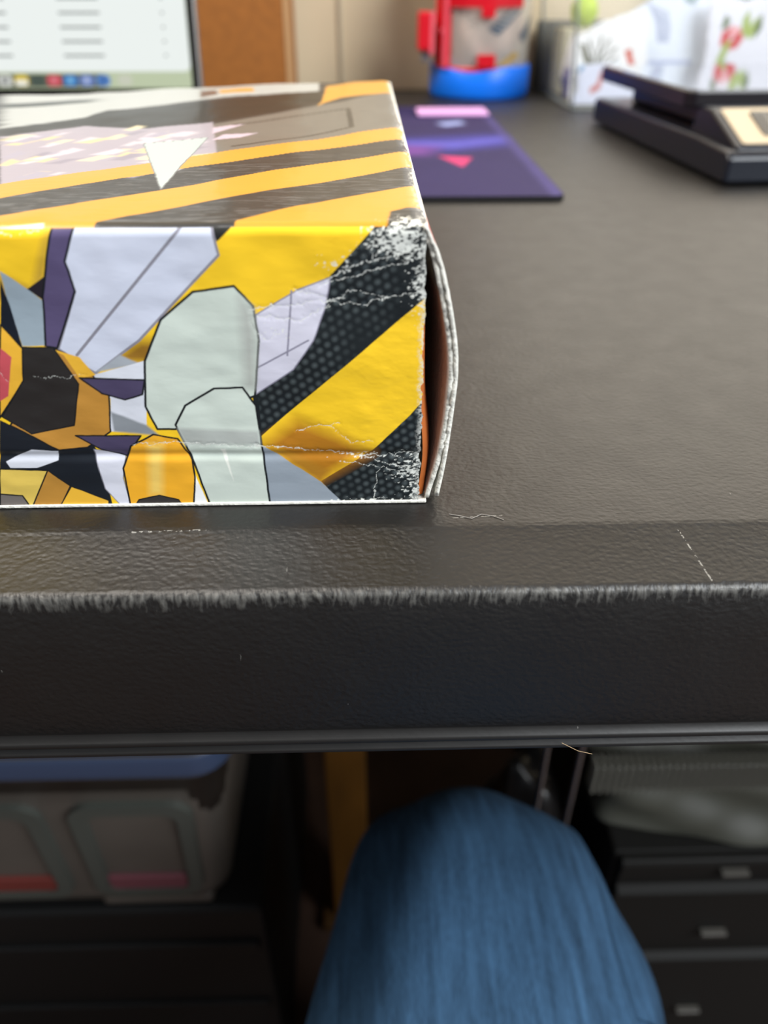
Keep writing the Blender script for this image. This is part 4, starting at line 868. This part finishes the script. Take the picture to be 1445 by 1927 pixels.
def person():
    t = thing('person', "seated person's bent knee and thigh in faded blue denim jeans under the table", 'person', (.04, .21, 0))
    ox, oy = .04, .21
    # centre line: hip -> thigh -> knee -> shin -> ankle ; (x, y, z, half width, half height)
    st = [(.020, -.30, .420, .092, .085), (.022, -.22, .420, .090, .082), (.027, -.10, .420, .084, .078), (.033, 0, .421, .079, .074), (.038, .08, .423, .0745, .072), (.0425, .14, .424, .0715, .071),
          (.0475, .185, .421, .068, .069), (.0515, .215, .408, .064, .066), (.0535, .232, .382, .061, .063), (.054, .238, .345, .059, .060), (.054, .238, .28, .057, .060), (.054, .235, .19, .056, .060), (.054, .232, .11, .058, .060), (.054, .230, .058, .060, .062)]
    # dense resample
    P = np.array(st); tt = np.linspace(0, len(st) - 1, 150); Q = []
    for v in tt:
        i = min(int(v), len(st) - 2); u = v - i; p0 = P[max(i - 1, 0)]; p1 = P[i]; p2 = P[i + 1]; p3 = P[min(i + 2, len(st) - 1)]
        Q.append(.5 * (2 * p1 + (p2 - p0) * u + (2 * p0 - 5 * p1 + 4 * p2 - p3) * u * u + (3 * p1 - p0 - 3 * p2 + p3) * u ** 3))
    Q = np.array(Q); seg = 96; bm = bmesh.new(); rings = []
    for i, q in enumerate(Q):
        d = Q[min(i + 1, len(Q) - 1)][:3] - Q[max(i - 1, 0)][:3]; d = Vector(d).normalized()
        side = Vector((1, 0, 0)); up = side.cross(d).normalized(); 
        ring = []
        for k in range(seg):
            a = 2 * math.pi * k / seg; ca, sa = math.cos(a), math.sin(a)
            e = .88; x = math.copysign(abs(ca) ** e, ca) * (q[3] + .005); y = math.copysign(abs(sa) ** e, sa) * (q[4] + .006)
            s = float(tt[i])
            # seam ridge on the outer (right) side and soft folds behind the knee
            seamr = .0035 * math.exp(-((a - .62) / .10) ** 2) * (1 if s > 3 else .5)
            fold = .0030 * math.sin(s * 2.6 + a * 3 + math.sin(a * 2 + s)) * (.4 + .6 * max(0, -sa)) + .0016 * math.sin(a * 7 + s * 1.3)
            pock = .010 * math.exp(-((a - .25) / .22) ** 2) * math.exp(-((s - 5.6) / 1.0) ** 2)
            r = 1 + (seamr + fold + pock) / .07
            ring.append(bm.verts.new(Vector(q[:3]) + side * x * r + up * y * r - Vector((ox, oy, 0))))
        rings.append(ring)
    for a, b in zip(rings, rings[1:]):
        for k in range(seg): bm.faces.new((a[k], a[(k + 1) % seg], b[(k + 1) % seg], b[k]))
    bm.faces.new(rings[0][::-1]); bm.faces.new(rings[-1]); bmesh.ops.recalc_face_normals(bm, faces=bm.faces)
    leg = obj('jeans', bm, denim(), t, True)
    # raised outer seam with its turned edge
    bm = bmesh.new(); pr = None
    for i in range(58, 112):
        k = 8; c = [rings_co for rings_co in ()]
        v0 = leg.data.vertices[i * seg + 9].co; v1 = leg.data.vertices[i * seg + 5].co; n0 = (v0 - Vector((Q[i][0] - ox, Q[i][1] - oy, Q[i][2]))).normalized(); n1 = (v1 - Vector((Q[i][0] - ox, Q[i][1] - oy, Q[i][2]))).normalized()
        row = [bm.verts.new(v0 + n0 * .0002), bm.verts.new(v0 * .5 + v1 * .5 + n0 * .0026), bm.verts.new(v1 + n1 * .0030), bm.verts.new(v1 - n1 * .001)]
        if pr:
            for j in range(3): bm.faces.new((pr[j], pr[j + 1], row[j + 1], row[j]))
        pr = row
    bmesh.ops.recalc_face_normals(bm, faces=bm.faces); obj('side_seam', bm, leg.data.materials[0], leg, True)
    # plain shoe and sock under the hem
    bm = bmesh.new(); tube(bm, [(.014, .020, .03), (.014, .020, .10)], .036, 20); obj('sock', bm, mat('grey_sock', '#4a4a4c', .9), t, True)
    bm = bmesh.new(); prof = [(-.05, .040, .085), (-.035, .046, .09), (.0, .048, .080), (.05, .048, .060), (.10, .050, .045), (.15, .046, .036), (.185, .030, .028), (.2, .012, .022)]
    prv = None
    for yy, hw, hh in prof:
        ring = [bm.verts.new((.014 + hw * (math.cos(2 * math.pi * k / 24)), .02 + yy - .01, max(.012, .012 + hh * max(0, math.sin(2 * math.pi * k / 24))))) for k in range(24)]
        if prv:
            for k in range(24): bm.faces.new((prv[k], prv[(k + 1) % 24], ring[(k + 1) % 24], ring[k]))
        else: bm.faces.new(ring[::-1])
        prv = ring
    bm.faces.new(prv); sh = obj('shoe', bm, mat('dark_canvas', '#202226', .8), t, True)
    box('shoe_sole', (-.036, .064, -.045, .212, 0, .014), mat('white_rubber_sole', '#b8b8b4', .6), sh, bev=.006)
person()

# ------------------------------------------------------------------ under the table
def storage_tub():
    # right front corner near x -.086 at the top, inset towards the bottom
    t = thing('plastic_tub', 'translucent grey plastic storage tub with two recessed panels, under the table on the left', 'tub', (-.27, .30, ZT - .455))
    m = mat('cloudy_plastic', '#554f49', .4, noise=.08, nscale=20, spec=.5); rim = mat('cloudy_blue_rim', '#3f4c68', .45)
    W0, W1, D0, D1, Hh = .165, .184, .11, .125, .182       # half widths bottom/top, depth bottom/top
    def ring(bm, hw, d, z, r, off=0):
        return [bm.verts.new((x, y + D0, z)) for x, y in rrect(-hw + off, hw - off, -d / 2 + off, d / 2 - off, r, 6)]
    bm = bmesh.new(); L = []
    for u in (0, .02, .06, .3, .7, .86, .87, 1):
        hw = W0 + (W1 - W0) * u; d = (D0 + (D1 - D0) * u) * 2; ex = .002 if u >= .87 else 0
        if u == 0: hw -= .006; d -= .012
        L.append(ring(bm, hw + ex, d + 2 * ex, .006 + Hh * u, .022))
    for off in (.003,): L.append(ring(bm, W1 + .004 - off, (D1) * 2 + .008 - 2 * off, .006 + Hh, .020)); L.append(ring(bm, W0 - off, D0 * 2 - 2 * off, .012, .018))
    n = len(L[0])
    for a, b in zip(L, L[1:]):
        for k in range(n): bm.faces.new((a[k], a[(k + 1) % n], b[(k + 1) % n], b[k]))
    bm.faces.new(L[0][::-1]); bm.faces.new(L[-1]); bmesh.ops.recalc_face_normals(bm, faces=bm.faces)
    obj('tub_body', bm, m, t, True)
    fy = -.0005
    sl = (D1 - D0) * 1.0 / Hh
    # front frames (raised mouldings around recessed panels) and red contents showing low in each
    grey = mat('grey_moulding', '#4a4d48', .4); red = mat('faded_red_contents', '#6a2c26', .6); pinkm = mat('faded_pink_contents', '#6a3a42', .6)
    front0 = -(D0 + 0) + D0 / 1; 
    for i, (xa, xb) in enumerate(((-.155, -.045), (-.030, .062), (.078, .150))):
        bm = bmesh.new(); o1 = rrect(xa, xb, .022, .138, .014, 5); o2 = rrect(xa + .009, xb - .009, .030, .128, .010, 5)
        def mk(p, y): 
            sk = (p[1] - .08) * .10
            yy = -(D0 - .0) + (D0) - D0 * 0
            return (p[0] * (1 + (p[1] / Hh) * .08), y - p[1] * .082, p[1])
        A = [bm.verts.new(mk(p, -.0045)) for p in o1]; B = [bm.verts.new(mk(p, -.0045)) for p in o2]; A2 = [bm.verts.new(mk(p, .004)) for p in o1]; B2 = [bm.verts.new(mk(p, .004)) for p in o2]
        for k in range(len(A)):
            j = (k + 1) % len(A); bm.faces.new((A[k], A[j], B[j], B[k])); bm.faces.new((A[k], A2[k], A2[j], A[j])); bm.faces.new((B[k], B[j], B2[j], B2[k]))
        bmesh.ops.recalc_face_normals(bm, faces=bm.faces); obj('panel_moulding', bm, grey, t)
    for xa, xb, mm_ in ((-.018, .052, red), (.088, .142, pinkm), (-.145, -.06, red)):
        bm = bmesh.new(); bx(bm, xa, xb, -.0062, .000, .031, .046, .001, 1); obj('coloured_label', bm, mm_, t)
    bm = bmesh.new(); prism(bm, rrect(-W1 - .0035, W1 + .0035, -.0185, D0 * 2 + .018, .024), 'z', .168, .187); bevel_all(bm, .003, 3, 50); obj('tub_rim', bm, rim, t, True)
    box('tub_foot', (.075, .155, -.001, .16, -.0, .012), m, t, bev=.004)
storage_tub()
def crate(name, label, dims, cat='crate', bars=3):
    x0, x1, y0, y1, z0, z1 = dims; t = thing(name, label, cat, ((x0 + x1) / 2, y0, 0)); cx = (x0 + x1) / 2
    box('crate_body', (x0 - cx, x1 - cx, .004, y1 - y0, z0, z1), M_DARK, t, bev=.004)
    for k in range(bars):
        z = z0 + (z1 - z0) * (k + .5) / bars; box('front_rib', (x0 - cx + .006, x1 - cx - .006, 0, .006, z - .006, z + .006), M_DARK, t, bev=.002)
M_DARK = mat('matte_black_plastic', '#070707', .6)
crate('black_crate', 'matte black crate on the floor carrying the cloudy plastic tub', (-.47, -.08, .29, .60, 0, ZT - .455))
# amber wooden post
t = thing('wooden_post', 'narrow amber brown wooden post standing behind the knee in the dark', 'post', (-.024, .43, 0))
box('shaft', (-.018, .018, 0, .030, 0.012, ZT - .03), mat('amber_wood', '#6b4512', .6, noise=.2, nscale=30, stretch=(4, 4, .4)), t, bev=.002)
box('foot_block', (-.03, .03, -.01, .042, 0, .013), mat('amber_wood_dark', '#4b300c', .6), t, bev=.002)
# drawer tower
def tower():
    x0, x1, y0 = .172, .46, .298; zt = ZT - .418; D = .30
    t = thing('drawer_tower', 'low black plastic drawer tower under the table on the right', 'drawers', ((x0 + x1) / 2, y0, 0)); hw = (x1 - x0) / 2
    blk = mat('dark_drawer_plastic', '#12110f', .62, spec=.3, bump=.1, bscale=200)
    box('cabinet_shell', (-hw, hw, .010, D, .004, zt), blk, t, bev=.003)
    z = zt; edges = [(-.418, -.4526), (-.4560, -.5524), (-.5560, -.734)]
    for i, (a, b) in enumerate(edges):
        za, zb = ZT + a, ZT + b
        bm = bmesh.new(); prism(bm, [(.012, za), (.004, za), (.002, za - .004), (.004, zb + .006), (-.003, zb + .003), (-.003, zb), (.012, zb)], 'x', -hw + .004, hw - .004); bevel_all(bm, .0008, 1)
        d = obj('drawer', bm, blk, t)
        hx = {0: .257, 1: .262, 2: .272, 3: .28}[i] - (x0 + x1) / 2; hz = {0: -.428, 1: -.512, 2: -.645, 3: -.70}[i] + ZT
        box('handle_tab', (hx - .010, hx + .010, -.003, .003, hz - .0018, hz + .0018), mat('pale_tab', '#4a4742', .4), d, bev=.0008)
tower()
# grey zip bag on the tower
def zip_bag():
    t = thing('zip_bag', 'crumpled grey plastic zip bag with a ribbed top, standing on the black drawer tower', 'bag', (.30, .338, ZT - .4175))
    m = mat('grey_film', '#484840', .48, noise=.12, nscale=25, alpha=.93)
    nx, nz = 90, 60; bm = bmesh.new()
    def sheetv(sgn):
        V = []
        for j in range(nz + 1):
            v = j / nz; row = []
            for i in range(nx + 1):
                u = i / nx; x = -.135 + .28 * u - .018 * (v) + .008 * math.sin(v * 5)
                puff = math.sin(math.pi * min(max(u, .002), .998)) ** .25 * (1 - v) ** .6 * .035 + .002
                n = .0045 * math.sin(11 * u + 6 * v) * math.sin(9 * v + 3 * u + 1) + .0008 * math.sin(31 * u - 17 * v)
                y = sgn * puff + n + .012 + .02 * v
                row.append(bm.verts.new((x, y, .001 + v * .088 + .006 * math.sin(5 * u) * v)))
            V.append(row)
        for j in range(nz):
            for i in range(nx): bm.faces.new((V[j][i], V[j][i + 1], V[j + 1][i + 1], V[j + 1][i]))
        return V
    A = sheetv(-1); B = sheetv(1); 
    for i in range(nx): bm.faces.new((A[0][i], B[0][i], B[0][i + 1], A[0][i + 1])); bm.faces.new((A[nz][i], A[nz][i + 1], B[nz][i + 1], B[nz][i]))
    for j in range(nz): bm.faces.new((A[j][0], A[j + 1][0], B[j + 1][0], B[j][0])); bm.faces.new((A[j][nx], B[j][nx], B[j + 1][nx], A[j + 1][nx]))
    bmesh.ops.recalc_face_normals(bm, faces=bm.faces)
    obj('bag_film', bm, m, t, True)
    bm = bmesh.new()
    for k in range(56):
        x = -.150 + k * .0049; bx(bm, x, x + .0026, -.016, -.004, .050, .078, .0008, 1)
    r = obj('ribbed_seal', bm, mat('grey_seal', '#77756c', .4), t)
zip_bag()
# dark glossy pouch with two steel rods left of the bag
def rods():
    t = thing('dark_pouch', 'dark glossy pouch slumped on the floor left of the drawer tower', 'pouch', (.125, .38, 0))
    bm = bmesh.new(); bmesh.ops.create_icosphere(bm, subdivisions=4, radius=1)
    for v in bm.verts:
        n = v.co.normalized(); s = 1 + .10 * math.sin(5 * n.x + 4 * n.z) * math.sin(6 * n.y + 2)
        v.co = Vector((n.x * .040 * s, n.y * .045 * s, .17 + n.z * .168 * s))
        v.co.z = max(.001, v.co.z)
    obj('pouch_body', bm, mat('dark_glossy_film', '#1a1818', .3), t, True)
    for lx, ly, lab in ((.1105, .31, 'left of the two thin upright steel rods behind the knee'), (.139, .325, 'right of the two thin upright steel rods behind the knee')):
        bm = bmesh.new(); tube(bm, [(0, 0, 0), (0, 0, .3), (-.002, 0, .66)], .0022, 10); bmesh.ops.create_uvsphere(bm, u_segments=12, v_segments=8, radius=.0042, matrix=Matrix.Translation((0, 0, .0045)))
        o = obj('steel_rod', bm, mat('bright_steel', '#a8a9ac', .2, 1.0), None, True, (lx, ly, 0)); tag(o, lab, 'rod', 'steel rods behind the knee')
rods()
# lint and hair
bm = bmesh.new(); tube(bm, [(.0420, .1098, ZT - .0432), (.0455, .1085, ZT - .0444), (.0490, .1090, ZT - .0462)], .00006, 6)
tag(obj('hair', bm, mat('pale_hair', '#b49a78', .5)), 'fine pale hair clinging under the table edge', 'hair')
bm = bmesh.new(); tube(bm, [(.0175, .1368, ZT + .00012), (.0200, .1360, ZT + .00012), (.0222, .1350, ZT + .00012), (.0245, .1366, ZT + .00012), (.0270, .1358, ZT + .00012), (.0290, .1344, ZT + .00012)], .00007, 6)
tag(obj('lint_thread', bm, mat('pale_thread', '#9a9690', .7)), 'tiny curly pale thread on the table by the open corner of the box', 'thread')
